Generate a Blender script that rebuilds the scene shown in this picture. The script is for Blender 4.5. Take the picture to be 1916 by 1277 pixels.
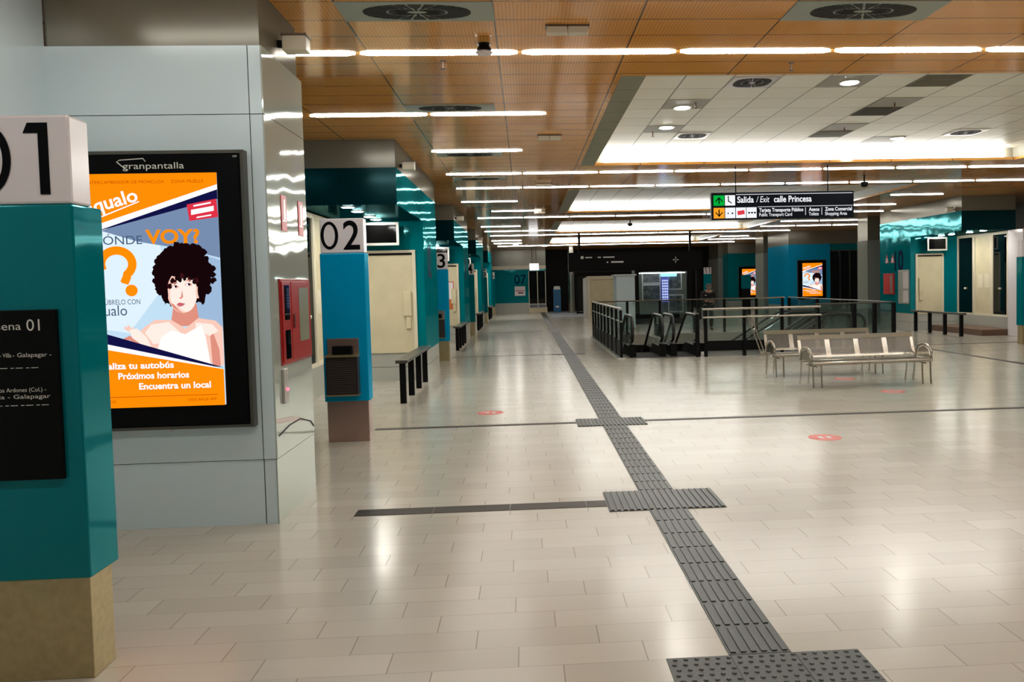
import bpy, math, random
from mathutils import Vector, Matrix
SC = bpy.context.scene
COL = SC.collection
for o in list(bpy.data.objects):
    bpy.data.objects.remove(o)
R = math.radians
PI = math.pi

# ------------------------------------------------------------------ camera, world, exposure
EYE = 1.75
F_PX, PX, PY, YAW, PITCH, ROLL = 1500.0, 1074.39, 598.66, 0.060117, -0.044929, -0.0232
cam = bpy.data.cameras.new('camera')
cam_ob = bpy.data.objects.new('camera', cam)
COL.objects.link(cam_ob)
_f = Vector((math.sin(YAW) * math.cos(PITCH), math.cos(YAW) * math.cos(PITCH), math.sin(PITCH)))
_r = Vector((math.cos(YAW), -math.sin(YAW), 0))
_u = _r.cross(_f)
_rr = _r * math.cos(ROLL) + _u * math.sin(ROLL)
_uu = -_r * math.sin(ROLL) + _u * math.cos(ROLL)
_m = Matrix((_rr, _uu, -_f)).transposed().to_4x4()
_m.translation = Vector((0, 0, EYE))
cam_ob.matrix_world = _m
cam.sensor_fit = 'HORIZONTAL'
cam.sensor_width = 36.0
cam.lens = 36.0 * F_PX / 1916.0
cam.shift_x = (958.0 - PX) / 1916.0
cam.shift_y = (PY - 638.5) / 1916.0
cam.clip_start = 0.05
cam.clip_end = 300
SC.camera = cam_ob
w = bpy.data.worlds.new('world')
SC.world = w
w.use_nodes = True
w.node_tree.nodes['Background'].inputs[0].default_value = (0.9, 0.95, 1.0, 1)
w.node_tree.nodes['Background'].inputs[1].default_value = 0.05
SC.view_settings.view_transform = 'Standard'
SC.view_settings.look = 'None'
SC.view_settings.exposure = 0.0
SC.view_settings.gamma = 1.0
SC.view_settings.use_curve_mapping = False
TUBE_E = 35.0        # fluorescent tubes
FAR_E = 22.0          # tubes in the far half of the hall, dimmed to render thinner
COVE_E = 14.0         # lit faces of the ceiling recesses
DOWN_E = 180.0        # round downlights

CEIL = 3.97          # ceiling height
XL = -1.88           # left facade line
MIR = 10.42          # right facade mirrors the left: x' = MIR - x
XR = MIR - XL


# ------------------------------------------------------------------ materials
def srgb(r, g, b):
    def c(v):
        v /= 255.0
        return v / 12.92 if v <= 0.04045 else ((v + 0.055) / 1.055) ** 2.4
    return (c(r), c(g), c(b), 1.0)


MATS = {}


def mat(name, col, rough=0.5, metal=0.0, spec=0.5, bump=None, emit=None, es=0.0, coat=0.0, var=None):
    if name in MATS:
        return MATS[name]
    m = bpy.data.materials.new(name)
    m.use_nodes = True
    nt = m.node_tree
    b = nt.nodes['Principled BSDF']
    b.inputs['Base Color'].default_value = col
    b.inputs['Roughness'].default_value = rough
    b.inputs['Metallic'].default_value = metal
    b.inputs['Specular IOR Level'].default_value = spec
    if coat:
        b.inputs['Coat Weight'].default_value = coat
        b.inputs['Coat Roughness'].default_value = 0.04
    if emit:
        b.inputs['Emission Color'].default_value = emit
        b.inputs['Emission Strength'].default_value = es
    if bump or var:
        tc = nt.nodes.new('ShaderNodeNewGeometry')
    if bump:
        sc, st, dist = bump
        n = nt.nodes.new('ShaderNodeTexNoise')
        n.inputs['Scale'].default_value = sc
        n.inputs['Detail'].default_value = 1.5
        bp = nt.nodes.new('ShaderNodeBump')
        bp.inputs['Strength'].default_value = st
        bp.inputs['Distance'].default_value = dist
        nt.links.new(tc.outputs['Position'], n.inputs['Vector'])
        nt.links.new(n.outputs['Fac'], bp.inputs['Height'])
        nt.links.new(bp.outputs['Normal'], b.inputs['Normal'])
        if coat:
            nt.links.new(bp.outputs['Normal'], b.inputs['Coat Normal'])
    if var:
        sc, lo, hi = var
        n = nt.nodes.new('ShaderNodeTexNoise')
        n.inputs['Scale'].default_value = sc
        n.inputs['Detail'].default_value = 4
        mr = nt.nodes.new('ShaderNodeMapRange')
        mr.inputs[1].default_value = 0.3
        mr.inputs[2].default_value = 0.7
        mr.inputs[3].default_value = lo
        mr.inputs[4].default_value = hi
        mx = nt.nodes.new('ShaderNodeVectorMath')
        mx.operation = 'SCALE'
        mx.inputs[0].default_value = col[:3]
        nt.links.new(tc.outputs['Position'], n.inputs['Vector'])
        nt.links.new(n.outputs['Fac'], mr.inputs[0])
        nt.links.new(mr.outputs[0], mx.inputs['Scale'])
        nt.links.new(mx.outputs[0], b.inputs['Base Color'])
    MATS[name] = m
    return m


def glow(name, col, s):
    if name in MATS:
        return MATS[name]
    m = bpy.data.materials.new(name)
    m.use_nodes = True
    nt = m.node_tree
    nt.nodes.clear()
    e = nt.nodes.new('ShaderNodeEmission')
    e.inputs[0].default_value = col
    e.inputs[1].default_value = s
    o = nt.nodes.new('ShaderNodeOutputMaterial')
    nt.links.new(e.outputs[0], o.inputs[0])
    MATS[name] = m
    return m


def glass_mat(name, tint, gloss=0.10):
    m = bpy.data.materials.new(name)
    m.use_nodes = True
    nt = m.node_tree
    nt.nodes.clear()
    t = nt.nodes.new('ShaderNodeBsdfTransparent')
    t.inputs[0].default_value = tint
    g = nt.nodes.new('ShaderNodeBsdfGlossy')
    g.inputs['Roughness'].default_value = 0.02
    g.inputs['Color'].default_value = (0.8, 0.9, 0.9, 1)
    fr = nt.nodes.new('ShaderNodeLayerWeight')
    fr.inputs[0].default_value = 0.25
    mr = nt.nodes.new('ShaderNodeMapRange')
    mr.inputs[3].default_value = gloss
    mr.inputs[4].default_value = 0.7
    mx = nt.nodes.new('ShaderNodeMixShader')
    o = nt.nodes.new('ShaderNodeOutputMaterial')
    nt.links.new(fr.outputs['Fresnel'], mr.inputs[0])
    nt.links.new(mr.outputs[0], mx.inputs[0])
    nt.links.new(t.outputs[0], mx.inputs[1])
    nt.links.new(g.outputs[0], mx.inputs[2])
    nt.links.new(mx.outputs[0], o.inputs[0])
    MATS[name] = m
    return m


def panel_mat(name, col, gcol, f0, f1, rough, bump=None, var=None):
    """painted sheet metal: diffuse paint under a tinted glossy film"""
    m = bpy.data.materials.new(name)
    m.use_nodes = True
    nt = m.node_tree
    nt.nodes.clear()
    d = nt.nodes.new('ShaderNodeBsdfDiffuse')
    d.inputs[0].default_value = col
    g = nt.nodes.new('ShaderNodeBsdfGlossy')
    g.inputs['Color'].default_value = gcol
    g.inputs['Roughness'].default_value = rough
    lw = nt.nodes.new('ShaderNodeLayerWeight')
    lw.inputs[0].default_value = 0.3
    mr = nt.nodes.new('ShaderNodeMapRange')
    mr.inputs[3].default_value = f0
    mr.inputs[4].default_value = f1
    mx = nt.nodes.new('ShaderNodeMixShader')
    o = nt.nodes.new('ShaderNodeOutputMaterial')
    nt.links.new(lw.outputs['Facing'], mr.inputs[0])
    nt.links.new(mr.outputs[0], mx.inputs[0])
    nt.links.new(d.outputs[0], mx.inputs[1])
    nt.links.new(g.outputs[0], mx.inputs[2])
    nt.links.new(mx.outputs[0], o.inputs[0])
    if bump:
        sc, st, dist = bump
        tc = nt.nodes.new('ShaderNodeNewGeometry')
        n = nt.nodes.new('ShaderNodeTexNoise')
        n.inputs['Scale'].default_value = sc
        n.inputs['Detail'].default_value = 1.5
        bp = nt.nodes.new('ShaderNodeBump')
        bp.inputs['Strength'].default_value = st
        bp.inputs['Distance'].default_value = dist
        nt.links.new(tc.outputs['Position'], n.inputs['Vector'])
        nt.links.new(n.outputs['Fac'], bp.inputs['Height'])
        nt.links.new(bp.outputs['Normal'], g.inputs['Normal'])
    MATS[name] = m
    return m


class NG:
    """tiny node-graph helper for the tiled surfaces"""
    def __init__(s, nt):
        s.nt = nt
        g = nt.nodes.new('ShaderNodeNewGeometry')
        sp = nt.nodes.new('ShaderNodeSeparateXYZ')
        nt.links.new(g.outputs['Position'], sp.inputs[0])
        s.pos = g.outputs['Position']
        s.x, s.y, s.z = sp.outputs

    def op(s, kind, a, b=None, c=None):
        n = s.nt.nodes.new('ShaderNodeMath')
        n.operation = kind
        for i, v in enumerate((a, b, c)):
            if v is None:
                continue
            if isinstance(v, (int, float)):
                n.inputs[i].default_value = v
            else:
                s.nt.links.new(v, n.inputs[i])
        return n.outputs[0]

    def edge(s, fr, half):          # 1 near 0 or 1 of a 0..1 fraction
        d = s.op('SUBTRACT', fr, 0.5)
        d = s.op('ABSOLUTE', d)
        return s.op('GREATER_THAN', d, 0.5 - half)

    def mix(s, fac, a, b):
        n = s.nt.nodes.new('ShaderNodeMix')
        n.data_type = 'RGBA'
        for i, v in ((0, fac), (6, a), (7, b)):
            if isinstance(v, (int, float)):
                n.inputs[i].default_value = v
            elif isinstance(v, tuple):
                n.inputs[i].default_value = v
            else:
                s.nt.links.new(v, n.inputs[i])
        return n.outputs[2]

    def noise(s, scale, detail=3, vec=None):
        n = s.nt.nodes.new('ShaderNodeTexNoise')
        n.inputs['Scale'].default_value = scale
        n.inputs['Detail'].default_value = detail
        s.nt.links.new(vec or s.pos, n.inputs['Vector'])
        return n.outputs['Fac']

    def white(s, a, b):
        c = s.nt.nodes.new('ShaderNodeCombineXYZ')
        s.nt.links.new(a, c.inputs[0])
        s.nt.links.new(b, c.inputs[1])
        n = s.nt.nodes.new('ShaderNodeTexWhiteNoise')
        n.noise_dimensions = '2D'
        s.nt.links.new(c.outputs[0], n.inputs['Vector'])
        return n.outputs['Value']


def floor_material():
    m = bpy.data.materials.new('floor_tiles')
    m.use_nodes = True
    nt = m.node_tree
    b = nt.nodes['Principled BSDF']
    g = NG(nt)
    W, L = 0.205, 0.60
    v = g.op('DIVIDE', g.op('SUBTRACT', g.y, 3.61 - 20 * W), W)
    row = g.op('FLOOR', v)
    fv = g.op('FRACT', v)
    u = g.op('ADD', g.op('DIVIDE', g.op('ADD', g.x, 20.0 * L + 0.135), L), g.op('MULTIPLY', row, 0.345))
    fu = g.op('FRACT', u)
    cu = g.op('FLOOR', u)
    jy = g.op('MULTIPLY', g.edge(fu, 0.0042), 0.6)
    n1 = g.noise(2.2, 2)
    jx = g.op('MULTIPLY', g.edge(fv, 0.010), g.op('MULTIPLY_ADD', n1, 0.9, -0.12))
    j = g.op('MAXIMUM', jy, jx)
    rnd = g.white(cu, row)
    base = g.mix(rnd, (0.455, 0.43, 0.375, 1), (0.515, 0.49, 0.43, 1))
    sp = nt.nodes.new('ShaderNodeVectorMath')
    sp.operation = 'MULTIPLY'
    sp.inputs[1].default_value = (2.0, 26.0, 1)
    nt.links.new(g.pos, sp.inputs[0])
    grain = g.noise(1.0, 3, sp.outputs[0])
    base2 = g.mix(g.op('MULTIPLY', grain, 0.35), base, (0.43, 0.395, 0.32, 1))
    fin = g.mix(j, base2, (0.13, 0.11, 0.09, 1))
    nt.links.new(fin, b.inputs['Base Color'])
    rr = g.op('MULTIPLY_ADD', g.noise(0.9, 2), 0.05, 0.17)
    nt.links.new(rr, b.inputs['Roughness'])
    b.inputs['Specular IOR Level'].default_value = 0.36
    bp = nt.nodes.new('ShaderNodeBump')
    bp.inputs['Strength'].default_value = 0.03
    bp.inputs['Distance'].default_value = 0.01
    nt.links.new(g.noise(5, 1), bp.inputs['Height'])
    nt.links.new(bp.outputs[0], b.inputs['Normal'])
    return m


def ceiling_material():
    m = bpy.data.materials.new('wood_tone_ceiling')
    m.use_nodes = True
    nt = m.node_tree
    b = nt.nodes['Principled BSDF']
    g = NG(nt)
    fx = g.op('FRACT', g.op('DIVIDE', g.op('SUBTRACT', g.x, 1.02 - 1.22 * 10), 1.22))
    fy = g.op('FRACT', g.op('DIVIDE', g.op('SUBTRACT', g.y, 6.83 - 0.4375 * 40), 0.4375))
    seam = g.op('MAXIMUM', g.op('MULTIPLY', g.edge(fx, 0.005), 1.0), g.op('MULTIPLY', g.edge(fy, 0.016), 0.85))
    rx = g.op('FRACT', g.op('DIVIDE', g.x, 0.0305))
    ry = g.op('FRACT', g.op('DIVIDE', g.y, 0.035))
    dots = g.op('MULTIPLY', g.op('GREATER_THAN', rx, 0.55), g.op('GREATER_THAN', ry, 0.4))
    rnd = g.white(g.op('FLOOR', g.op('DIVIDE', g.x, 1.22)), g.op('FLOOR', g.op('DIVIDE', g.y, 0.4375)))
    base = g.mix(rnd, (0.88, 0.40, 0.085, 1), (0.93, 0.45, 0.11, 1))
    base = g.mix(g.op('MULTIPLY', dots, 0.5), base, (0.42, 0.15, 0.025, 1))
    fin = g.mix(seam, base, (0.05, 0.03, 0.02, 1))
    nt.links.new(fin, b.inputs['Base Color'])
    b.inputs['Roughness'].default_value = 0.10
    b.inputs['Specular IOR Level'].default_value = 0.9
    bp = nt.nodes.new('ShaderNodeBump')
    bp.inputs['Strength'].default_value = 0.10
    bp.inputs['Distance'].default_value = 0.02
    nt.links.new(g.noise(2.0, 1), bp.inputs['Height'])
    nt.links.new(bp.outputs[0], b.inputs['Normal'])
    return m


def recess_material():
    m = bpy.data.materials.new('white_ceiling_tiles')
    m.use_nodes = True
    nt = m.node_tree
    b = nt.nodes['Principled BSDF']
    g = NG(nt)
    fx = g.op('FRACT', g.op('DIVIDE', g.op('SUBTRACT', g.x, 2.0 - 0.6 * 20), 0.6))
    fy = g.op('FRACT', g.op('DIVIDE', g.op('SUBTRACT', g.y, 9.7 - 0.6 * 30), 0.6))
    seam = g.op('MAXIMUM', g.edge(fx, 0.016), g.op('MULTIPLY', g.edge(fy, 0.014), 0.6))
    rnd = g.white(g.op('FLOOR', g.op('DIVIDE', g.op('SUBTRACT', g.x, 2.0 - 12), 0.6)), g.op('FLOOR', g.op('DIVIDE', g.op('SUBTRACT', g.y, 9.7 - 18), 0.6)))
    base = g.mix(rnd, (0.84, 0.84, 0.73, 1), (0.90, 0.90, 0.79, 1))
    fin = g.mix(g.op('MULTIPLY', seam, 0.8), base, (0.08, 0.08, 0.06, 1))
    nt.links.new(fin, b.inputs['Base Color'])
    b.inputs['Roughness'].default_value = 0.45
    return m


M_floor = floor_material()
M_ceil = ceiling_material()
M_white = recess_material()
M_pan = panel_mat('grey_panel', (0.64, 0.78, 0.84, 1), (0.92, 0.95, 0.95, 1), 0.10, 0.5, 0.22, (1.2, 0.06, 0.05))
M_panside = panel_mat('glossy_panel', (0.50, 0.55, 0.50, 1), (0.80, 0.85, 0.80, 1), 0.22, 0.75, 0.05, (1.6, 0.16, 0.05))
M_fascia = panel_mat('grey_fascia', (0.19, 0.18, 0.14, 1), (0.5, 0.48, 0.42, 1), 0.12, 0.32, 0.2, (1.5, 0.1, 0.05))
M_teal = panel_mat('teal_panel', (0.0, 0.180, 0.215, 1), (0.25, 0.8, 0.84, 1), 0.045, 0.34, 0.06, (1.6, 0.16, 0.05))
M_tealb = panel_mat('teal_blue_panel', (0.0, 0.32, 0.60, 1), (0.2, 0.7, 0.9, 1), 0.07, 0.4, 0.22, (2.0, 0.1, 0.05))
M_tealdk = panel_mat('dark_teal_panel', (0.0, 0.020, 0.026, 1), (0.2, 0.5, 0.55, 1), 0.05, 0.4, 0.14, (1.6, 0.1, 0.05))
M_steel = mat('brushed_steel', (0.52, 0.43, 0.24, 1), 0.35, 0.8, 0.5, var=(30, 0.9, 1.1))
M_chrome = mat('polished_steel', (0.50, 0.47, 0.41, 1), 0.2, 1.0)
M_alu = mat('aluminium', (0.55, 0.55, 0.52, 1), 0.35, 0.7)
M_sign = mat('white_sign', (0.80, 0.76, 0.78, 1), 0.18, 0.0, 0.5)
M_black = mat('black_paint', (0.004, 0.004, 0.004, 1), 0.45, 0.0, 0.12)
M_blackg = mat('black_gloss', (0.002, 0.002, 0.002, 1), 0.08, 0.0, 0.12)
M_ink = mat('black_lettering', (0.003, 0.003, 0.004, 1), 0.5, 0.0, 0.08)
M_joint = mat('dark_joint', (0.02, 0.02, 0.019, 1), 0.7, 0.0, 0.15)
M_beige = mat('beige_panel', (0.66, 0.59, 0.40, 1), 0.35, 0.0, 0.4, var=(2.5, 0.92, 1.06))
M_cream = mat('cream_frame', (0.76, 0.70, 0.54, 1), 0.35)
M_skirt = panel_mat('pale_grey_skirt', (0.46, 0.47, 0.43, 1), (0.8, 0.85, 0.8, 1), 0.08, 0.6, 0.08)
M_red = mat('red_paint', (0.38, 0.012, 0.012, 1), 0.25)
M_redsign = mat('red_sign', (0.55, 0.02, 0.015, 1), 0.35)
M_sticker = mat('red_sticker', (0.62, 0.075, 0.05, 1), 0.4)
M_tact = mat('tactile_grey', (0.038, 0.043, 0.041, 1), 0.42, 0.0, 0.4, var=(3.0, 0.8, 1.2))
M_band = mat('dark_floor_band', (0.030, 0.022, 0.016, 1), 0.45, 0.0, 0.2)
M_ltext = mat('pale_lettering', (0.75, 0.75, 0.68, 1), 0.5)
M_navytext = mat('navy_lettering', (0.0, 0.006, 0.045, 1), 0.6, 0.0, 0.03)
M_glass = glass_mat('clear_glass', (0.90, 0.96, 0.95, 1), 0.06)
M_dkglass = panel_mat('dark_glass', (0.002, 0.003, 0.004, 1), (0.5, 0.55, 0.55, 1), 0.04, 0.35, 0.02)
M_tube = glow('tube_light', (0.97, 0.985, 0.95, 1), TUBE_E)
M_cove = glow('cove_light', (1.0, 0.98, 0.93, 1), COVE_E)
M_down = glow('downlight_glow', (1.0, 0.97, 0.88, 1), DOWN_E)
M_tubefar = glow('dim_tube_light', (0.99, 0.97, 0.92, 1), FAR_E)
M_tubeunseen = glow('unseen_tube_light', (0.97, 0.985, 0.95, 1), TUBE_E * .78)
M_tubeunseen_near = glow('unseen_near_tube_light', (0.97, 0.985, 0.95, 1), TUBE_E * .58)
M_rubber = mat('black_rubber', (0.01, 0.011, 0.01, 1), 0.3)
M_olive = mat('olive_panel', (0.25, 0.26, 0.17, 1), 0.4)
M_ventpale = mat('pale_vent_plate', (0.36, 0.41, 0.36, 1), 0.4)
M_ventdk = mat('vent_slots', (0.012, 0.014, 0.014, 1), 0.6)
M_mat = mat('grey_mat', (0.20, 0.22, 0.25, 1), 0.6)
M_brown = mat('brown_wood', (0.16, 0.09, 0.06, 1), 0.4)
M_darkwall = mat('dark_wall', (0.006, 0.005, 0.005, 1), 0.5, 0.0, 0.12)
M_greywall = mat('grey_wall', (0.25, 0.27, 0.26, 1), 0.3)
M_blue = mat('blue_panel', (0.01, 0.09, 0.20, 1), 0.3)
M_brown2 = mat('dark_handrail_steel', (0.10, 0.10, 0.085, 1), 0.35, 0.6)
M_pink = mat('pinkish_steel', (0.50, 0.36, 0.31, 1), 0.30, 0.8)


# ------------------------------------------------------------------ mesh building
class MB:
    def __init__(s, *mats):
        s.v, s.f, s.mi, s.sm = [], [], [], []
        s.mats = list(mats)
        s.cur = 0
        s.X = None

    def use(s, m):
        if m not in s.mats:
            s.mats.append(m)
        s.cur = s.mats.index(m)
        return s

    def add(s, vs, fs, smooth=False):
        k = len(s.v)
        for p in vs:
            p = Vector(p)
            if s.X is not None:
                p = s.X @ p
            s.v.append(p)
        for f in fs:
            s.f.append([k + i for i in f])
            s.mi.append(s.cur)
            s.sm.append(smooth)
        return s

    def box(s, x0, x1, y0, y1, z0, z1):
        x0, x1 = min(x0, x1), max(x0, x1)
        y0, y1 = min(y0, y1), max(y0, y1)
        z0, z1 = min(z0, z1), max(z0, z1)
        return s.add([(x0, y0, z0), (x1, y0, z0), (x1, y1, z0), (x0, y1, z0), (x0, y0, z1), (x1, y0, z1), (x1, y1, z1), (x0, y1, z1)],
                     [(0, 3, 2, 1), (4, 5, 6, 7), (0, 1, 5, 4), (1, 2, 6, 5), (2, 3, 7, 6), (3, 0, 4, 7)])

    def tube(s, pts, r, n=10, closed=False, cap=True):
        pts = [Vector(p) for p in pts]
        rings = []
        N = len(pts)
        up = None
        for i, p in enumerate(pts):
            if closed:
                t = (pts[(i + 1) % N] - pts[i - 1]).normalized()
            else:
                t = (pts[min(i + 1, N - 1)] - pts[max(i - 1, 0)]).normalized()
            if up is None:
                up = Vector((0, 0, 1)) if abs(t.z) < 0.9 else Vector((1, 0, 0))
            a = t.cross(up)
            if a.length < 1e-4:
                a = t.cross(Vector((0, 1, 0)))
            a.normalize()
            b = a.cross(t).normalized()
            up = b
            rr = r[i] if isinstance(r, (list, tuple)) else r
            rings.append([p + (a * math.cos(q * 2 * PI / n) + b * math.sin(q * 2 * PI / n)) * rr for q in range(n)])
        vs = [v for rg in rings for v in rg]
        fs = []
        for i in range(N if closed else N - 1):
            j = (i + 1) % N
            for q in range(n):
                fs.append((i * n + q, i * n + (q + 1) % n, j * n + (q + 1) % n, j * n + q))
        if cap and not closed:
            fs.append(tuple(range(n - 1, -1, -1)))
            fs.append(tuple((N - 1) * n + q for q in range(n)))
        return s.add(vs, fs, True)

    def cyl(s, p0, p1, r, n=16):
        return s.tube([p0, p1], r, n)

    def lathe(s, c, prof, n=20):       # prof: (radius, z) from bottom to top
        vs, fs = [], []
        for (r, z) in prof:
            for q in range(n):
                vs.append((c[0] + r * math.cos(2 * PI * q / n), c[1] + r * math.sin(2 * PI * q / n), c[2] + z))
        for i in range(len(prof) - 1):
            for q in range(n):
                fs.append((i * n + q, i * n + (q + 1) % n, (i + 1) * n + (q + 1) % n, (i + 1) * n + q))
        fs.append(tuple(range(n - 1, -1, -1)))
        fs.append(tuple((len(prof) - 1) * n + q for q in range(n)))
        return s.add(vs, fs, True)

    def prism(s, poly, d):            # closed polygon in 3D pushed along vector d
        n = len(poly)
        P = [Vector(p) for p in poly]
        d = Vector(d)
        vs = P + [p + d for p in P]
        fs = [tuple(range(n - 1, -1, -1)), tuple(range(n, 2 * n))]
        for i in range(n):
            fs.append((i, (i + 1) % n, n + (i + 1) % n, n + i))
        return s.add(vs, fs)

    def build(s, name, parent=None, bevel=0.0, m=None):
        me = bpy.data.meshes.new(name)
        off = parent_origin(parent)
        me.from_pydata([tuple(p - off) for p in s.v], [], s.f)
        for mm in ([m] if m else s.mats):
            me.materials.append(mm)
        if not m:
            me.polygons.foreach_set('material_index', s.mi)
        me.polygons.foreach_set('use_smooth', s.sm)
        me.update()
        o = bpy.data.objects.new(name, me)
        COL.objects.link(o)
        if parent is not None:
            o.parent = parent
        if any(s.sm):
            try:
                me.set_sharp_from_angle(angle=R(40))
            except Exception:
                pass
        if bevel:
            b = o.modifiers.new('bevel', 'BEVEL')
            b.width = bevel
            b.segments = 2
            b.limit_method = 'ANGLE'
        return o


def parent_origin(p):
    v = Vector((0, 0, 0))
    while p is not None:
        v = v + Vector(p.location)
        p = p.parent
    return v


def tag(o, label, cat, group=None, kind=None):
    o['label'] = label
    o['category'] = cat
    if group:
        o['group'] = group
    if kind:
        o['kind'] = kind
    return o


def thing(name, label, cat, loc=(0, 0, 0), group=None, rz=0.0):
    o = bpy.data.objects.new(name, None)
    o.empty_display_size = 0.1
    COL.objects.link(o)
    o.location = loc
    o.rotation_euler = (0, 0, rz)
    return tag(o, label, cat, group)


def struct(o, label=None):
    o['kind'] = 'structure'
    if label:
        o['label'] = label
        o['category'] = 'structure'
    return o


def dup(o, loc=None, label=None):
    def cp(a, par):
        c = a.copy()
        COL.objects.link(c)
        if par is not None:
            c.parent = par
        for ch in list(a.children):
            cp(ch, c)
        return c
    r = cp(o, None)
    if loc is not None:
        r.location = loc
    if label:
        r['label'] = label
    return r


_tc = {}


def text_geo(s, bold=0.0, ext=0.002):
    """flat lettering: (verts, faces) with baseline at y=0, starting at x=0, capital height 1"""
    key = (s, bold)
    if key in _tc:
        return _tc[key]
    cu = bpy.data.curves.new('lettering', 'FONT')
    cu.body = s
    cu.size = 1.0
    cu.offset = bold
    cu.resolution_u = 4
    ob = bpy.data.objects.new('lettering', cu)
    COL.objects.link(ob)
    dg = bpy.context.evaluated_depsgraph_get()
    me = bpy.data.meshes.new_from_object(ob.evaluated_get(dg))
    vs = [v.co.copy() for v in me.vertices]
    fs = [tuple(p.vertices) for p in me.polygons]
    bpy.data.objects.remove(ob)
    bpy.data.meshes.remove(me)
    bpy.data.curves.remove(cu)
    _tc[key] = (vs, fs)
    return vs, fs


CAPH = None


def put_text(mb, s, org, ux, uy, h, width=None, align='l', bold=0.0, slant=0.0):
    """org: baseline anchor, ux: reading direction, uy: up direction, h: capital height"""
    global CAPH
    if CAPH is None:
        vs, _ = text_geo('H')
        CAPH = max(v.y for v in vs)
    vs, fs = text_geo(s, bold)
    x0 = min(v.x for v in vs)
    x1 = max(v.x for v in vs)
    k = h / CAPH
    kx = k if width is None else width / (x1 - x0)
    W = (x1 - x0) * kx
    a = {'l': 0.0, 'c': -W / 2, 'r': -W}[align]
    org, ux, uy = Vector(org), Vector(ux), Vector(uy)
    mb.add([org + ux * ((v.x - x0) * kx + a + slant * v.y * k) + uy * (v.y * k) for v in vs], fs)
    return mb


FACE_CAM = (Vector((1, 0, 0)), Vector((0, 0, 1)))     # lettering that faces -Y
FACE_PX = (Vector((0, 1, 0)), Vector((0, 0, 1)))      # lettering that faces +X
FACE_NX = (Vector((0, -1, 0)), Vector((0, 0, 1)))     # lettering that faces -X
ORD = ['first', 'second', 'third', 'fourth', 'fifth', 'sixth', 'seventh', 'eighth', 'ninth', 'tenth', 'eleventh', 'twelfth', 'thirteenth']

# ------------------------------------------------------------------ room shell
HX0, HX1, HY0, HY1 = 2.36, 7.64, 19.5, 26.6       # floor opening for the escalators
X0, X1, Y0, Y1 = -6.0, 17.0, -7.0, 56.0
fl = MB(M_floor)
for (a, b, c, d) in ((X0, HX0, Y0, Y1), (HX1, X1, Y0, Y1), (HX0, HX1, Y0, HY0), (HX0, HX1, HY1, Y1)):
    fl.box(a, b, c, d, -0.35, 0.0)
struct(fl.build('floor'))
pit = MB(M_darkwall)
pit.box(HX0 - 0.2, HX0, HY0 - .2, HY1 + .2, -4.0, -0.351).box(HX1, HX1 + .2, HY0 - .2, HY1 + .2, -4, -.351)
pit.box(HX0, HX1, HY0 - .2, HY0, -4, -.351).box(HX0, HX1, HY1, HY1 + .2, -4, -.351).box(HX0 - .2, HX1 + .2, HY0 - .2, HY1 + .2, -4.2, -4.0)
struct(pit.build('wall_pit'))

RECESS = [(8.67, 15.2), (18.95, 25.1), (28.5, 34.8), (38.2, 44.5)]
RX0, RX1, RZ = 1.36, 9.62, 4.22
ce = MB(M_ceil)
ys = Y0
for (a, b) in RECESS:
    ce.box(X0, X1, ys, a, CEIL, CEIL + .05)
    ce.box(X0, RX0, a, b, CEIL, CEIL + .05)
    ce.box(RX1, X1, a, b, CEIL, CEIL + .05)
    ys = b
ce.box(X0, X1, ys, Y1, CEIL, CEIL + .05)
struct(ce.build('ceiling'))
M_rim = mat('recess_rim', (0.42, 0.42, 0.36, 1), 0.5)
for (a, b) in RECESS:
    r = MB(M_white, M_rim)
    r.box(RX0 - .05, RX1 + .05, a - .05, b + .3, RZ, RZ + .05)
    r.use(M_rim)
    r.box(RX0 - .05, RX0, a, b + .3, CEIL + .051, RZ).box(RX1, RX1 + .05, a, b + .3, CEIL + .051, RZ)
    r.box(RX0, RX1, a - .05, a, CEIL + .051, RZ).box(RX0 - .05, RX1 + .05, b + .1, b + .3, CEIL + .051, RZ)
    struct(r.build('ceiling'))
    st = MB(M_olive)
    y = a
    while y < b - .05:
        st.box(1.09, RX0 - .005, y + .006, min(y + .6, b) - .006, CEIL - .006, CEIL - .0005)
        y += .6
    struct(st.build('trim_recess'))

wl = MB(M_pan)
wl.box(-3.65, -3.41, Y0, 6.07, 0, CEIL)
struct(wl.build('wall_left'))
wl = MB(M_tealdk)
wl.box(-3.75, -3.47, 7.12, 50.5, 0, CEIL)
struct(wl.build('wall_left'))
wb = MB(M_greywall)
wb.box(X0, X1, Y0 - .2, Y0, 0, CEIL)
struct(wb.build('wall_front'))
wr = MB(M_greywall)
wr.box(15.9, 16.1, Y0, 55, 0, CEIL)
struct(wr.build('wall_right'))
wk = MB(M_darkwall)
wk.box(1.32, 16, 52.0, 52.2, 0, CEIL)
struct(wk.build('wall_back'))


# floor bands of dark stone let into the floor
def band(x0, x1, y0, y1, seg=None):
    b = MB(M_band)
    if seg:
        x = x0
        while x < x1 - .01:
            b.box(x, min(x + seg, x1) - .004, y0, y1, 0.0, 0.003)
            x += seg
    else:
        b.box(x0, x1, y0, y1, 0.0, 0.003)
    return struct(b.build('trim_floor_band'))


band(-1.9, .60, 9.95, 10.06, .6)
band(1.47, 12.3, 9.95, 10.06)
band(-1.36, .60, 6.18, 6.355, .6)
band(-1.85, .60, 19.86, 19.98)
band(9.7, 12.6, 19.62, 19.74)
band(9.52, 9.65, 11.0, 18.7)
band(-1.8, .60, 29.8, 29.95)
band(-1.8, .60, 39.7, 39.85)

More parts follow.
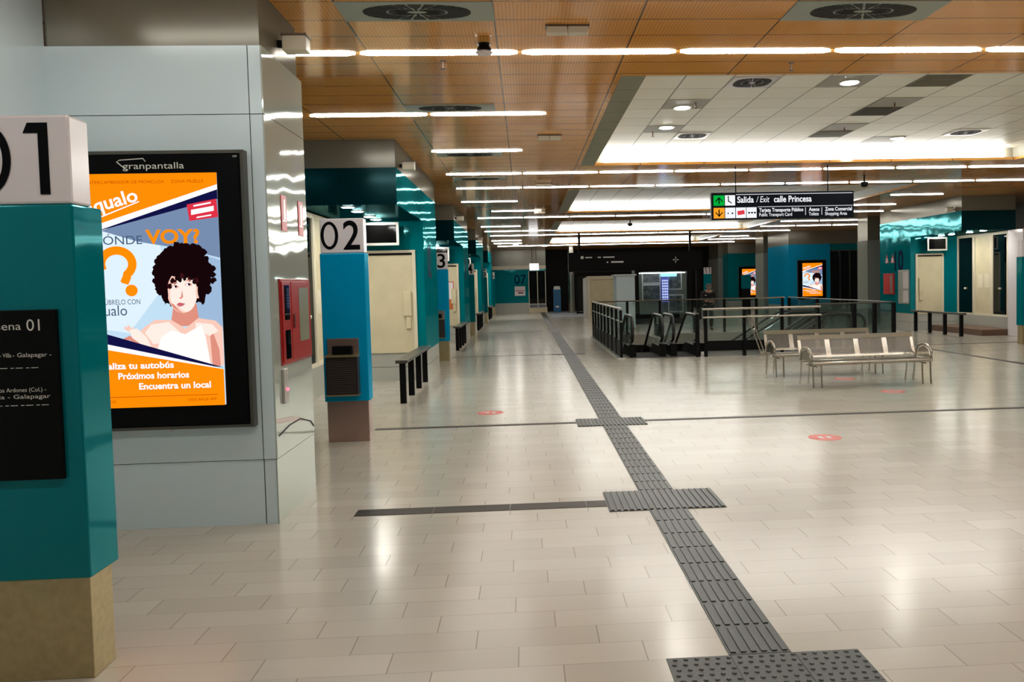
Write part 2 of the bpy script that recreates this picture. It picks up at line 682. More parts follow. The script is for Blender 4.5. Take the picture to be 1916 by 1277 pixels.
# ------------------------------------------------------------------ tactile paving
SX0, SX1 = .905, 1.20
for (ya, yb, lab) in ((3.615, 6.027, 'nearest stretch of dark ribbed guide strip, from the studded pad to the first cross'),
                      (6.603, 9.707, 'second stretch of dark ribbed guide strip, between the two near crosses'),
                      (10.253, 19.747, 'third stretch of dark guide strip, running past the red stickers to the fence'),
                      (20.053, 51.0, 'far thin stretch of dark guide strip leading to the end wall')):
    t = MB(M_tact)
    n = max(1, round((yb - ya) / .2935))
    d = (yb - ya) / n
    t.box(SX0, SX1, ya, yb, 0, .004)
    for i in range(n):
        if ya > 20 and i > 30:
            break
        for q in range(6):
            xc = SX0 + .0245 + q * .0492
            t.box(xc - .013, xc + .013, ya + i * d + .018, ya + (i + 1) * d - .018, .0035, .0085)
    tag(t.build('tactile_strip'), lab, 'tactile paving')


def ribbed_pad(x0, x1, y0, y1, n, label):
    p = MB(M_tact)
    p.box(x0, x1, y0, y1, 0, .0045)
    ww = (x1 - x0) / n
    for i in range(n):
        p.box(x0 + ww * (i + .25), x0 + ww * (i + .75), y0 + .012, y1 - .012, .0045, .011)
    return tag(p.build('tactile_pad'), label, 'tactile paving', 'ribbed crossing pads on the guide strip')


ribbed_pad(.60, 1.51, 6.03, 6.60, 18, 'ribbed dark grey crossing pad at the end of the short wide floor bar')
ribbed_pad(.60, 1.465, 9.71, 10.25, 18, 'ribbed dark grey crossing pad on the long thin floor line')
ribbed_pad(.60, 1.45, 19.75, 20.05, 18, 'small distant ribbed crossing pad near the black escalator fence')
p = MB(M_tact)
for i in range(3):
    for j in range(3):
        xa, ya = .607 + i * .303, 2.72 + j * .297
        p.box(xa + .001, xa + .301, ya + .001, ya + .295, 0, .0045)
        for a in range(6):
            for b in range(6):
                cx, cy = xa + .026 + a * .05 + (.012 if b % 2 else 0), ya + .025 + b * .0495
                p.lathe((cx, cy, .0045), [(.0125, 0), (.011, .0025), (.007, .005)], 8)
tag(p.build('tactile_pad'), 'studded dark grey tactile pad at the bottom edge of the floor', 'tactile paving')

# floor stickers
for (x, y, lab) in ((3.24, 8.55, 'round red floor sticker lying alone in front of the steel benches'),
                    (5.54, 11.81, 'round red floor sticker just in front of the near bench'),
                    (5.47, 13.5, 'round red floor sticker seen beneath the near bench'),
                    (-.52, 11.02, 'round red floor sticker left of the tactile strip')):
    st = MB(M_sticker)
    st.lathe((x, y, 0), [(.178, 0), (.178, .0012)], 32)
    st.use(M_sign)
    ring = [(x + .135 * math.cos(a * 2 * PI / 32), y + .135 * math.sin(a * 2 * PI / 32), .0016) for a in range(32)]
    st.tube(ring, .0025, 4, closed=True)
    st.box(x - .07, x - .02, y - .045, y + .06, .0012, .002).box(x + .02, x + .07, y - .045, y + .06, .0012, .002)
    tag(st.build('floor_sticker'), lab, 'sticker', 'red distance stickers on the floor')

# ------------------------------------------------------------------ ceiling lamps
tube_me = {}


def tube_light(x0, y, label, L=1.48, group='fluorescent tubes in the ceiling'):
    m_ = M_tube if y < 17 else M_tubefar
    if m_ not in tube_me:
        b = MB(m_)
        hw = .042 if y < 17 else .032
        b.prism([(px, py, -.014) for px, py in ((-.74, 0), (-.66, -hw), (.66, -hw), (.74, 0), (.66, hw), (-.66, hw))], (0, 0, .012))
        o = b.build('ceiling_light')
        tube_me[m_] = o.data
    else:
        o = bpy.data.objects.new('ceiling_light', tube_me[m_])
        COL.objects.link(o)
    o.location = (x0 + .74, y, CEIL)
    return tag(o, label, 'lamp', group)


FULL = [7.77, 16.1, 18.45, 26.6, 36.2, 46.0]
PART = {10.51: (-2.68, 2), 13.35: (-1.47, 1), 21.4: (-1.62, 1), 24.2: (-.94, 1), 30.5: (-1.6, 1), 33.2: (-1.6, 2), 40.2: (-1.6, 1), 42.8: (-1.6, 1)}
rows = sorted([(y, -3.02 if y < 8 else -1.5, 10 if y < 8 else 9) for y in FULL] + [(y, a, n) for y, (a, n) in PART.items()])
for ri, (y, xs, n) in enumerate(rows):
    for i in range(n):
        rn = ORD[ri] if ri < len(ORD) else 'number %d' % (ri + 1)
        if n == 1:
            lab = 'single white fluorescent tube in the %s lamp row from the viewer' % rn
        elif n == 2:
            lab = '%s white fluorescent tube of two in the %s lamp row' % (('left', 'right')[i], rn)
        else:
            lab = 'white fluorescent tube, %s from the left in the %s lamp row' % (ORD[i], rn)
        tube_light(xs + i * 1.525, y, lab)
for j, (xa, y) in enumerate(((9.9, 10.51), (9.9, 13.35), (10.0, 21.4), (10.0, 24.2), (9.9, 30.5), (11.45, 30.5), (9.9, 33.2), (11.45, 33.2), (13.0, 33.2), (9.9, 40.2), (11.45, 42.8), (13.0, 42.8), (9.9, 42.8))):  # outer far tubes are added to brighten the far right wall
    tube_light(xa, y, 'white fluorescent tube right of the ceiling recesses, %s of the seen and added tubes there' % ORD[j])
for y, m_ in ((4.95, M_tubeunseen_near), (2.2, M_tubeunseen)):  # unseen lamp rows above the frame, added to light the near hall
    b = MB(m_)
    b.box(-3.2, 12.4, y - .045, y + .045, CEIL - .012, CEIL - .002)
    tag(b.build('ceiling_light'), 'unseen long line of fluorescent tubes above the frame, added for lighting', 'lamp', 'unseen lamp lines added for lighting')

for i, (a, b_) in enumerate(RECESS):
    b = MB(M_cove, M_alu)
    for q in range(5):
        xa = RX0 + .2 + q * 1.57
        b.box(xa, xa + 1.55, b_ + .02, b_ + .08, CEIL + .01, RZ - .005)
    tag(b.build('light_box'), ('bright white light box along the far edge of the nearest ceiling recess', 'bright white light box edging the second ceiling recess',
                               'distant bright light box of the third ceiling recess', 'farthest bright light box, in the fourth ceiling recess')[i], 'lamp', 'light boxes in the ceiling recesses')


def downlight(x, y, z, label, r=.10, group=None):
    t = thing('downlight', label, 'lamp', (x, y, z), group)
    MB(M_alu).lathe((x, y, z), [(r * 1.25, -.012), (r * 1.28, -.002), (r * 1.28, 0)], 20).build('ring', t)
    MB(M_down).lathe((x, y, z), [(r, -.016), (r, -.0125)], 20).build('diffuser', t)
    return t


M_gtile = mat('grey_ceiling_tile', (0.36, 0.35, 0.30, 1), 0.5)
for i, (x, y, lab) in enumerate(((2.29, 11.38, 'round white downlight in the grey tile, first recess, nearest on the left'),
                                 (2.32, 12.82, 'round white downlight behind the first one at the recess left'),
                                 (4.16, 10.02, 'faint round downlight near the front middle of the recess'),
                                 (6.71, 14.06, 'round white downlight near the light box, recess right'))):
    b = MB(M_gtile)
    tx, ty = 2.0 + .6 * math.floor((x - 2.0) / .6), 9.7 + .6 * math.floor((y - 9.7) / .6)
    b.box(tx + .012, tx + .588, ty + .012, ty + .588, RZ - .004, RZ - .0005)
    struct(b.build('trim_tile'))
    downlight(x, y, RZ - .004, lab, .105, 'downlights in the white ceiling')


def air_vent(x0, x1, y0, y1, z, label, square=False):
    t = thing('air_vent', label, 'vent', ((x0 + x1) / 2, (y0 + y1) / 2, z), 'swirl air vents in the ceiling')
    MB(M_sign if square else M_ventpale).box(x0, x1, y0, y1, z - .008, z - .0005).build('plate', t)
    cx, cy = (x0 + x1) / 2, (y0 + y1) / 2
    s = MB(M_ventdk)
    hx, hy = (x1 - x0) * (.36 if not square else .42), (y1 - y0) * .40
    n = 28
    for i in range(n):
        a = 2 * PI * i / n
        c, sn = math.cos(a), math.sin(a)
        for (r0, r1, w_) in ((.18, .52, .045), (.56, .98, .09)):
            if square and r0 > .5:
                r1 = .98
            p = []
            for (rr, da) in ((r0, -w_), (r1, -w_), (r1, w_), (r0, w_)):
                aa = a + da * (1 if rr > .5 else 1.6)
                ex = math.copysign(abs(math.cos(aa)) ** (.7 if square else .85), math.cos(aa))
                ey = math.copysign(abs(math.sin(aa)) ** (.7 if square else .85), math.sin(aa))
                p.append((cx + hx * rr * ex, cy + hy * rr * ey, z - .0115))
            s.prism(p, (0, 0, .003))
    s.build('slots', t)
    return t


air_vent(-1.42, -.20, 6.39, 6.84, CEIL, 'long grey swirl vent in the orange ceiling, upper left')
air_vent(2.24, 3.50, 6.39, 6.86, CEIL, 'long grey swirl vent in the orange ceiling, upper right')
air_vent(-1.42, -.32, 9.95, 10.32, CEIL, 'long swirl vent just before the second lamp row')
air_vent(-1.42, -.32, 13.5, 13.9, CEIL, 'long swirl vent just behind the single third-row tube')
air_vent(-1.42, -.32, 16.6, 17.0, CEIL, 'far long swirl vent behind the fourth lamp row')
air_vent(2.62, 3.18, 9.72, 10.28, RZ, 'square swirl vent at the front of the white recess', True)
air_vent(2.62, 3.18, 13.32, 13.88, RZ, 'square swirl vent behind the two left downlights', True)
air_vent(7.42, 7.98, 13.32, 13.88, RZ, 'square swirl vent at the right of the white recess', True)
M_grid = mat('dark_grille', (0.07, 0.065, 0.04, 1), 0.5)
M_grid2 = mat('olive_grille', (0.20, 0.19, 0.13, 1), 0.5)
for (x, y, m_, lab) in ((5.0, 9.7, M_grid2, 'olive grille tile at the front right of the white recess'), (5.0, 11.5, M_grid, 'dark slatted grille tile in the middle of the recess'),
                        (5.0, 13.3, M_grid2, 'slatted grille tile next to the light box'), (5.0, 10.9, M_gtile, 'plain grey tile before the dark grille'), (5.0, 12.7, M_gtile, 'plain grey tile behind the dark grille')):
    b = MB(m_)
    b.box(x + .01, x + .59, y + .01, y + .59, RZ - .006, RZ - .0005)
    if m_ is not M_gtile:
        for q in range(8):
            b.box(x + .03, x + .57, y + .03 + q * .07, y + .06 + q * .07, RZ - .014, RZ - .006)
    tag(b.build('ceiling_grille' if m_ is not M_gtile else 'ceiling_tile'), lab, 'ceiling tile', 'odd tiles in the white recess')


def sprinkler(x, y, z, label):
    b = MB(M_brown)
    b.lathe((x, y, z), [(.014, -.085), (.03, -.08), (.008, -.07), (.012, -.04), (.008, -.006), (.03, -.005), (.03, 0)], 10)
    return tag(b.build('sprinkler'), label, 'sprinkler', 'sprinkler heads in the ceiling')


for (x, y, z, lab) in ((-.75, 8.05, CEIL, 'sprinkler head just behind the first lamp row on the left'), (2.79, 8.2, CEIL, 'sprinkler head on the orange strip before the white recess'),
                       (2.42, 11.1, RZ, 'sprinkler head beside the nearest left downlight'), (2.16, 13.2, RZ, 'sprinkler head behind the two left downlights'),
                       (5.3, 11.2, RZ, 'sprinkler head in the grey tile before the dark grille'), (5.3, 13.0, RZ, 'sprinkler head in the grey tile behind the dark grille')):
    sprinkler(x, y, z, lab)


def grey_lamp(x, y, wd, label):
    t = thing('emergency_light', label, 'lamp', (x, y, CEIL), 'emergency light boxes in the ceiling')
    MB(M_brown).box(x - wd / 2, x + wd / 2, y - .05, y + .06, CEIL - .012, CEIL).build('base', t)
    b = MB(M_cream)
    b.box(x - wd / 2 + .012, x - .004, y - .045, y + .05, CEIL - .07, CEIL - .012)
    b.box(x + .004, x + wd / 2 - .012, y - .045, y + .05, CEIL - .07, CEIL - .012)
    b.build('cover', t, .006)
    return t


grey_lamp(.42, 7.0, .38, 'boxy emergency light on the orange ceiling, top centre')
grey_lamp(.42, 12.05, .36, 'boxy emergency light beside the recess corner, second from the viewer')
grey_lamp(.47, 17.75, .36, 'boxy emergency light before the fifth lamp row')
grey_lamp(.5, 24.4, .36, 'farthest boxy emergency light, small and dark')
t = thing('ceiling_speaker', 'black ceiling sounder with white disc below, before the first lamp row', 'speaker', (-.32, 7.5, CEIL))
MB(M_black).lathe((-.32, 7.5, CEIL), [(.06, -.07), (.07, -.05), (.05, -.02), (.06, 0)], 18).build('body', t)
MB(M_sign).lathe((-.32, 7.5, CEIL), [(.065, -.095), (.08, -.08), (.07, -.0705)], 18).build('cap', t)

for (x, y, lab_) in ((7.45, 17.2, 'black dome camera hanging above the direction sign, to its right'), (3.72, 28.0, 'distant black dome camera between the far ceiling recesses')):
    t = thing('security_camera', lab_, 'camera', (x, y, CEIL))
    MB(M_black).lathe((x, y, CEIL), [(.02, -.26), (.075, -.24), (.085, -.19), (.08, -.15), (.02, -.14), (.018, -.01), (.05, 0)], 16).build('dome', t)
for (x, y, lab_) in ((-.45, 44.0, 'far round downlight above the end of the left aisle, middle one'), (1.2, 46.5, 'far round downlight above the aisle end, right one'), (-1.35, 43.0, 'far round downlight above the aisle end, left one')):
    downlight(x, y, CEIL, lab_, .12, 'downlights at the aisle end')

# ------------------------------------------------------------------ big pillar at the left with the advert screen
PXL, PXR, PYF, PYB, PZ = -3.41, XL, 6.07, 7.12, 3.55
t = thing('pillar', 'big grey panel-clad pillar that carries the large advert screen', 'pillar', (-2.64, 6.6, 0))
MB(M_joint).box(PXL, PXR - .012, PYF + .012, PYB - .012, 0, PZ - .005).build('core', t)
for (a, b) in ((0.0, .487), (.493, 3.045), (3.051, 3.545)):
    ins = .008 if a == 0 else 0
    MB(M_pan).box(PXL, -1.986, PYF + ins, PYF + .011, a, b).build('panel', t)
    MB(M_pan).box(-1.979, PXR - .012 - ins * .5, PYF + ins, PYF + .011, a, b).build('panel', t)
    MB(M_panside).box(PXR - .011, PXR - ins * .5, PYF, PYB, a, b).build('side_panel', t)
MB(M_fascia).box(PXL, PXR - .02, PYF + .02, PYB - .07, PZ, CEIL).build('fascia', t)

# ------------------------------------------------------------------ advert screen
E1 = lambda n, c, s=1.0: glow('ad_' + n, srgb(*c), s)
A_or = E1('orange', (255, 140, 5), 1.05)
A_wh = E1('white', (250, 250, 255), 1.05)
A_nav = E1('navy', (18, 18, 70))
A_lb = E1('lightblue', (196, 226, 246))
A_sky = E1('sky', (226, 244, 255))
A_sl = E1('slate', (120, 142, 176))
A_sl2 = E1('slate_pale', (160, 188, 220))
A_tx = E1('greyblue', (70, 92, 120))
A_dk = E1('darkorange', (190, 80, 0))
A_red = E1('stamp', (226, 50, 70))
A_hair = E1('hair', (22, 6, 10))
A_hair2 = E1('hair_brown', (58, 18, 20))
A_sk = E1('skin', (252, 205, 188))
A_skl = E1('skin_light', (255, 238, 228), 1.02)
A_skd = E1('skin_shade', (226, 146, 128))
A_lip = E1('lip', (205, 105, 115))
A_top = E1('top', (255, 250, 248), 1.05)


def advert(mb, x0, z1, W, H, y):
    """poster artwork in the plane Y=y (facing -Y); u to the right, v downwards"""
    step = [0]

    def P(u, v):
        return (x0 + u * W, y - .0004 * step[0], z1 - v * H)

    def poly(m, pts, up=True):
        if up:
            step[0] += 1
        mb.use(m)
        mb.add([P(u, v) for u, v in pts], [tuple(range(len(pts) - 1, -1, -1))])

    def blob(m, cu, cv, ru, rv, n=28, jag=0.0, seed=1, up=True):
        rnd = random.Random(seed)
        poly(m, [(cu + ru * math.cos(2 * PI * i / n) * (1 + rnd.uniform(-jag, jag)), cv + rv * math.sin(2 * PI * i / n) * (1 + rnd.uniform(-jag, jag))) for i in range(n)], up)

    def txt(m, s, u, v, h, width=None, align='l', bold=0.0, ang=0.0, slant=0.0):
        step[0] += 1
        mb.use(m)
        ux = Vector((math.cos(ang), 0, math.sin(ang)))
        uy = Vector((-math.sin(ang), 0, math.cos(ang)))
        put_text(mb, s, P(u, v), ux, uy, h * H, None if width is None else width * W, align, bold, slant)

    poly(A_lb, [(0, 0), (1, 0), (1, 1), (0, 1)])
    poly(A_sky, [(0, .2), (.55, .29), (.62, .45), (.30, .68), (0, .65)])
    poly(A_sl, [(.10, .235), (1, .105), (1, .365), (.74, .325), (.40, .29)])
    poly(A_sl2, [(.88, .35), (1, .375), (1, .68), (.80, .68), (.74, .5)])
    poly(A_wh, [(0, 0), (1, 0), (1, .075), (0, .265)])
    poly(A_or, [(0, 0), (1, 0), (1, .05), (0, .232)])
    poly(A_nav, [(.06, .248), (1, .072), (1, .112)])
    txt(A_dk, 'INTERCAMBIADOR DE MONCLOA', .04, .042, .013, .57)
    txt(A_dk, 'ZONA MUELLE', .66, .042, .013, .24)
    txt(A_wh, 'aqualo', .03, .172, .055, .40, bold=.02, ang=.26)
    poly(A_wh, [(.10, .186), (.42, .116), (.42, .121), (.10, .192)])
    # stamp
    poly(A_red, [(.77, .135), (.99, .112), (1, .19), (.785, .205)])
    poly(A_wh, [(.80, .158), (.97, .142), (.97, .163), (.80, .18)])
    poly(A_wh, [(.82, .138), (.95, .125), (.95, .132), (.82, .145)])
    poly(A_wh, [(.84, .188), (.95, .178), (.95, .184), (.84, .194)])
    txt(A_tx, '\u00bfD\u00d3NDE', .03, .30, .036, .40)
    txt(A_or, 'VOY?', .455, .298, .056, .40, bold=.03)
    # big question mark
    arc = []
    for i in range(25):
        a = R(205) - R(255) * i / 24
        arc.append((.235 + .115 * math.cos(a), .383 - .058 * math.sin(a)))
    arc += [(.305, .44), (.285, .465)]
    step[0] += 1
    mb.use(A_or)
    mb.tube([(x0 + u * W, y - .0004 * step[0] - .001, z1 - v * H) for u, v in arc], .030, 4)
    blob(A_or, .335, .497, .045, .025)
    txt(A_tx, 'DESC\u00daBRELO CON', .03, .556, .021, .365)
    txt(A_tx, 'aqualo', .03, .603, .044, .265)
    # portrait
    D = .022
    step[0] += 1
    for i in range(64):
        a = 2 * PI * i / 64
        rr = random.Random(i).uniform(.86, 1.06)
        blob(A_hair, .70 + D + .212 * rr * math.cos(a), .437 + .130 * rr * math.sin(a) * (1.0 if math.sin(a) < 0 else .95), .024, .014, 8, .35, i, False)
    blob(A_hair, .70 + D, .43, .205, .125, 60, .07, 3)
    poly(A_skd, [(.62 + D, .56), (.79 + D, .56), (.81 + D, .655), (.59 + D, .655)])                # neck
    poly(A_sk, [(.60 + D, .628), (.50, .625), (.42, .655), (.35, .69), (.44, .76), (1, .83), (1, .665), (.95, .635), (.82, .622), (.70 + D, .665)])
    poly(A_skl, [(.60, .636), (.47, .645), (.42, .68), (.48, .73), (.62, .72), (.68, .68)])
    poly(A_skl, [(.80, .64), (.92, .65), (.97, .68), (.90, .70), (.80, .67)])
    poly(A_skd, [(.63 + D, .59), (.77 + D, .585), (.73 + D, .63), (.68 + D, .635)])
    poly(A_top, [(.54, .70), (.62, .672), (.72, .69), (.84, .652), (.87, .70), (.895, .80), (.90, .835), (.50, .765)])
    poly(A_skd, [(.905, .70), (.93, .69), (.97, .76), (.975, .832), (.915, .832)])
    blob(A_sk, .690 + D, .508, .112, .091, 40)
    blob(A_skl, .715 + D, .512, .082, .082, 40)
    blob(A_skl, .635 + D, .52, .036, .05, 24)
    poly(A_skd, [(.60 + D, .555), (.62 + D, .575), (.66 + D, .594), (.69 + D, .6), (.66 + D, .588), (.625 + D, .56)])
    blob(A_hair, .70 + D, .398, .135, .048, 48, .10, 9)                                            # fringe
    for q in range(14):
        blob(A_hair2 if q % 3 == 0 else A_hair, .585 + D + q * .018, .438 + (.012 if q % 2 else 0) + .0009 * (q - 7) ** 2, .016, .012, 9, .3, q, q == 0)
    blob(A_sk, .806 + D, .512, .016, .026, 16)                                                     # ear
    blob(A_hair, .838 + D, .505, .030, .056, 20, .15, 6)
    blob(A_hair, .566 + D, .508, .020, .052, 20, .15, 7)
    poly(A_skd, [(.605 + D, .474), (.64 + D, .466), (.668 + D, .470), (.64 + D, .4705)])
    poly(A_skd, [(.71 + D, .464), (.74 + D, .456), (.775 + D, .462), (.74 + D, .461)])
    for (eu, ev) in ((.640 + D, .486), (.740 + D, .478)):
        blob(A_skd, eu, ev, .026, .0075, 16)
        blob(A_wh, eu - .002, ev + .001, .019, .0055, 14)
        blob(A_hair2, eu + .006, ev - .0015, .009, .006, 12)
    poly(A_skd, [(.692 + D, .50), (.698 + D, .53), (.684 + D, .538), (.664 + D, .534), (.682 + D, .529)])
    poly(A_lip, [(.645 + D, .561), (.668 + D, .553), (.684 + D, .555), (.712 + D, .559), (.69 + D, .569), (.668 + D, .571)])
    # raised hand
    for (u, v, ang_, l) in ((.325, .67, -2.6, .055), (.34, .675, -2.2, .065), (.36, .685, -1.9, .065), (.385, .695, -1.7, .055), (.32, .70, 2.9, .05)):
        c, sn = math.cos(ang_) * l, math.sin(ang_) * l * .5
        poly(A_skd if ang_ > 0 else A_sk, [(u, v - .010), (u + c, v + sn - .006), (u + c * 1.1, v + sn), (u + c, v + sn + .007), (u, v + .010)])
    poly(A_skd, [(.30, .69), (.36, .70), (.44, .75), (.40, .745), (.33, .725)])
    poly(A_skl, [(.31, .665), (.37, .66), (.44, .70), (.48, .76), (.41, .735), (.33, .70)])
    # lower bands
    poly(A_wh, [(0, .675), (1, .845), (1, .85), (0, .745)])
    poly(A_nav, [(0, .655), (1, .838), (.93, .832), (0, .705)])
    poly(A_or, [(0, .733), (1, .845), (1, 1), (0, 1)])
    txt(A_wh, 'Localiza tu autob\u00fas', .03, .832, .026, .60, bold=.03)
    txt(A_wh, 'Pr\u00f3ximos horarios', .215, .876, .026, .525, bold=.03)
    txt(A_wh, 'Encuentra un local', .365, .922, .026, .535, bold=.03)
    poly(A_dk, [(.03, .952), (.95, .952), (.95, .9545), (.03, .9545)])
    txt(A_dk, 'AQUALO.ES', .03, .978, .011, .16)
    txt(A_dk, 'DESCARGA APP', .73, .978, .011, .21)
    return mb


def ad_screen(x0, x1, z0, z1, y, label, framed=True):
    """black framed portrait screen; x0..x1, z0..z1 outer frame, wall face at y"""
    t = thing('advert_screen', label, 'advertising screen', ((x0 + x1) / 2, y, z0), 'portrait advert screens on the walls')
    W = x1 - x0
    H = z1 - z0
    b = MB(M_black)
    b.box(x0, x1, y - .07, y - .001, z0, z1)
    b.build('housing', t, .008)
    MB(M_blackg).box(x0 + .02, x1 - .02, y - .078, y - .0701, z0 + .02, z1 - .02).build('glass_front', t)
    fr = MB(M_brown2)
    for (a, b_, c, d) in ((x0, x1, z1 - .012, z1 + .012), (x0, x1, z0 - .012, z0 + .008), (x1 - .008, x1 + .016, z0 - .012, z1 + .012), (x0 - .016, x0 + .008, z0 - .012, z1 + .012)):
        fr.box(a, b_, y - .082, y - .0005, c, d)
    fr.build('rim', t)
    pic = MB()
    advert(pic, x0 + .222 * W / 1.35, z1 - .15 * H / 2.0, W * .95 / 1.35, H * 1.69 / 2.0, y - .0785)
    pic.build('picture', t)
    return t


big = ad_screen(-3.38, -2.03, .765, 2.765, PYF, 'large bright advert screen with an afro-haired woman on the near pillar')
lg = MB(M_ltext)
put_text(lg, 'granpantalla', (-2.865, PYF - .0785, 2.648), *FACE_CAM, .045, .43)
lg.tube([(-2.845 + .03 - .022, PYF - .0788, 2.64), (-2.865 - .04, PYF - .0788, 2.70), (-2.885, PYF - .0788, 2.712), (-2.72, PYF - .0788, 2.722), (-2.705, PYF - .0788, 2.70)], .004, 6)
put_text(lg, 'LED', (-2.09, PYF - .0785, 2.725), *FACE_CAM, .012, .03)
lg.build('logo', big)
MB(M_alu).lathe((-2.63, PYF - .05, .735), [(.018, 0), (.02, .012), (.02, .02)], 14).build('sensor', big)

# things on the glossy side of that pillar
t = thing('fire_cabinet', 'red fire hose cabinet on the side of the big near pillar', 'fire cabinet', (XL, 6.7, 1.17))
MB(M_red).box(XL + .001, XL + .012, 6.25, 7.085, 1.17, 1.84).build('case', t, .006)
d = MB(M_red).box(XL + .012, XL + .02, 6.27, 6.50, 1.19, 1.82).build('door', t, .004)
MB(M_dkglass).box(XL + .02, XL + .022, 6.325, 6.455, 1.52, 1.79).build('window', d)
MB(M_dkglass).box(XL + .02, XL + .022, 6.325, 6.455, 1.215, 1.44).build('window', d)
d = MB(M_red).box(XL + .012, XL + .02, 6.515, 7.065, 1.19, 1.82).build('door', t, .004)
MB(mat('pale_glass', (0.28, 0.30, 0.22, 1), 0.08)).box(XL + .02, XL + .022, 6.72, 7.0, 1.33, 1.77).build('window', d)
MB(M_chrome).box(XL + .02, XL + .034, 6.54, 6.56, 1.45, 1.56).build('handle', d)
for (ya, z0, z1, lab) in ((6.39, 2.215, 2.495, 'red and white fire sign on the pillar side, nearer one'), (6.86, 2.205, 2.495, 'red and white fire sign on the pillar side, farther one')):
    b = MB(M_redsign)
    b.box(XL + .001, XL + .006, ya, ya + .135, z0, z1)
    b.use(M_sign)
    b.box(XL + .006, XL + .007, ya + .055, ya + .10, z0 + .09, z1 - .03)
    b.box(XL + .006, XL + .007, ya + .02, ya + .115, z0 + .075, z0 + .085)
    tag(b.build('fire_sign'), lab, 'sign', 'fire signs on the pillar side')
t = thing('call_box', 'narrow grey box with a red lamp below the fire cabinet', 'control box', (XL, 6.3, .88))
MB(M_alu).box(XL + .001, XL + .02, 6.245, 6.35, .88, 1.145).build('case', t, .003)
MB(glow('red_lamp', (1, .12, .2, 1), 3.0)).lathe((XL + .02, 6.31, .985), [(.012, -.012), (.016, 0), (.012, .012)], 12).build('lamp', t)
b = MB(M_joint)
b.tube([(XL + .004, 6.12, .655), (XL + .004, 6.4, .69), (XL + .004, 6.7, .69), (XL + .004, 7.0, .62), (XL + .004, 7.10, .56)], .004, 6)
tag(b.build('cable'), 'thin grey cable looping low across the pillar side', 'cable')


def wall_speaker(x, y, z, s, label):
    t = thing('wall_speaker', label, 'speaker', (x, y, z), 'box speakers high on the facades')
    xa, xb = sorted((x + .05 * s, x + .235 * s))
    MB(M_cream).box(xa, xb, y - .07, y + .07, z, z + .115).build('case', t, .008)
    MB(M_brown).box(xa - .006, xb + .006, y - .076, y + .076, z + .115, z + .13).build('lid', t)
    xc, xd = sorted((x + .0005 * s, x + .05 * s))
    MB(M_black).box(xc, xd, y - .02, y + .02, z + .04, z + .09).build('bracket', t)
    return t


wall_speaker(XL - .02, 6.55, 3.63, 1, 'beige box speaker bracketed high on the near pillar')


# ------------------------------------------------------------------ docks
def mx(x, side):
    return x if side < 0 else MIR - x


def number_column(c, side, txt, label, w_=.50, x_right=-1.81, dp=.215):
    """x_right: edge next to the hall on the left facade"""
    xa, xb = sorted((mx(x_right - w_, side), mx(x_right, side)))
    t = thing('number_column', label, 'dock column', ((xa + xb) / 2, c + .1, 0), 'numbered dock columns')
    MB(M_pink if txt == '02' else M_steel).box(xa + .022, xb - .012, c + .006, c + .2, 0, .47).build('base', t, .004)
    MB(M_tealb if txt in ('02', '03') else M_teal).box(xa, xb, c - .006, c + dp, .468, 2.155).build('body', t, .008)
    sg = MB(M_sign).box(xa + .008, xb - .003, c, c + .165, 2.157, 2.55).build('number_sign', t, .012)
    for k_, ch in enumerate(txt):
        n = MB(M_ink)
        u0, u1 = ((.035, .43) if txt != '01' else (.10, .515)) if k_ == 0 else (.54, .91)
        x0_, x1_, z0_, z1_, y_ = xa + u0 * w_, xa + u1 * w_, 2.20, 2.515, c - .0035
        if ch == '0':
            cx_, cz_, N_ = (x0_ + x1_) / 2, (z0_ + z1_) / 2, 40
            ou = [(cx_ + (x1_ - x0_) / 2 * math.cos(2 * PI * q / N_), y_, cz_ + (z1_ - z0_) / 2 * math.sin(2 * PI * q / N_)) for q in range(N_)]
            iu = [(cx_ + ((x1_ - x0_) / 2 - .036) * math.cos(2 * PI * q / N_), y_, cz_ + ((z1_ - z0_) / 2 - .034) * math.sin(2 * PI * q / N_)) for q in range(N_)]
            n.add(ou + iu, [(q, (q + 1) % N_, N_ + (q + 1) % N_, N_ + q) for q in range(N_)])
        elif ch == '1':
            xr = x1_ - .045
            n.prism([(xr - .042, y_, z0_), (xr, y_, z0_), (xr, y_, z1_), (xr - .085, y_, z1_), (xr - .105, y_, z1_ - .045), (xr - .042, y_, z1_ - .045)], (0, .003, 0))
        else:
            put_text(n, ch, (x0_, y_, z0_), *FACE_CAM, z1_ - z0_, x1_ - x0_, 'l', bold=.012)
        n.build('digit', sg)
    return t


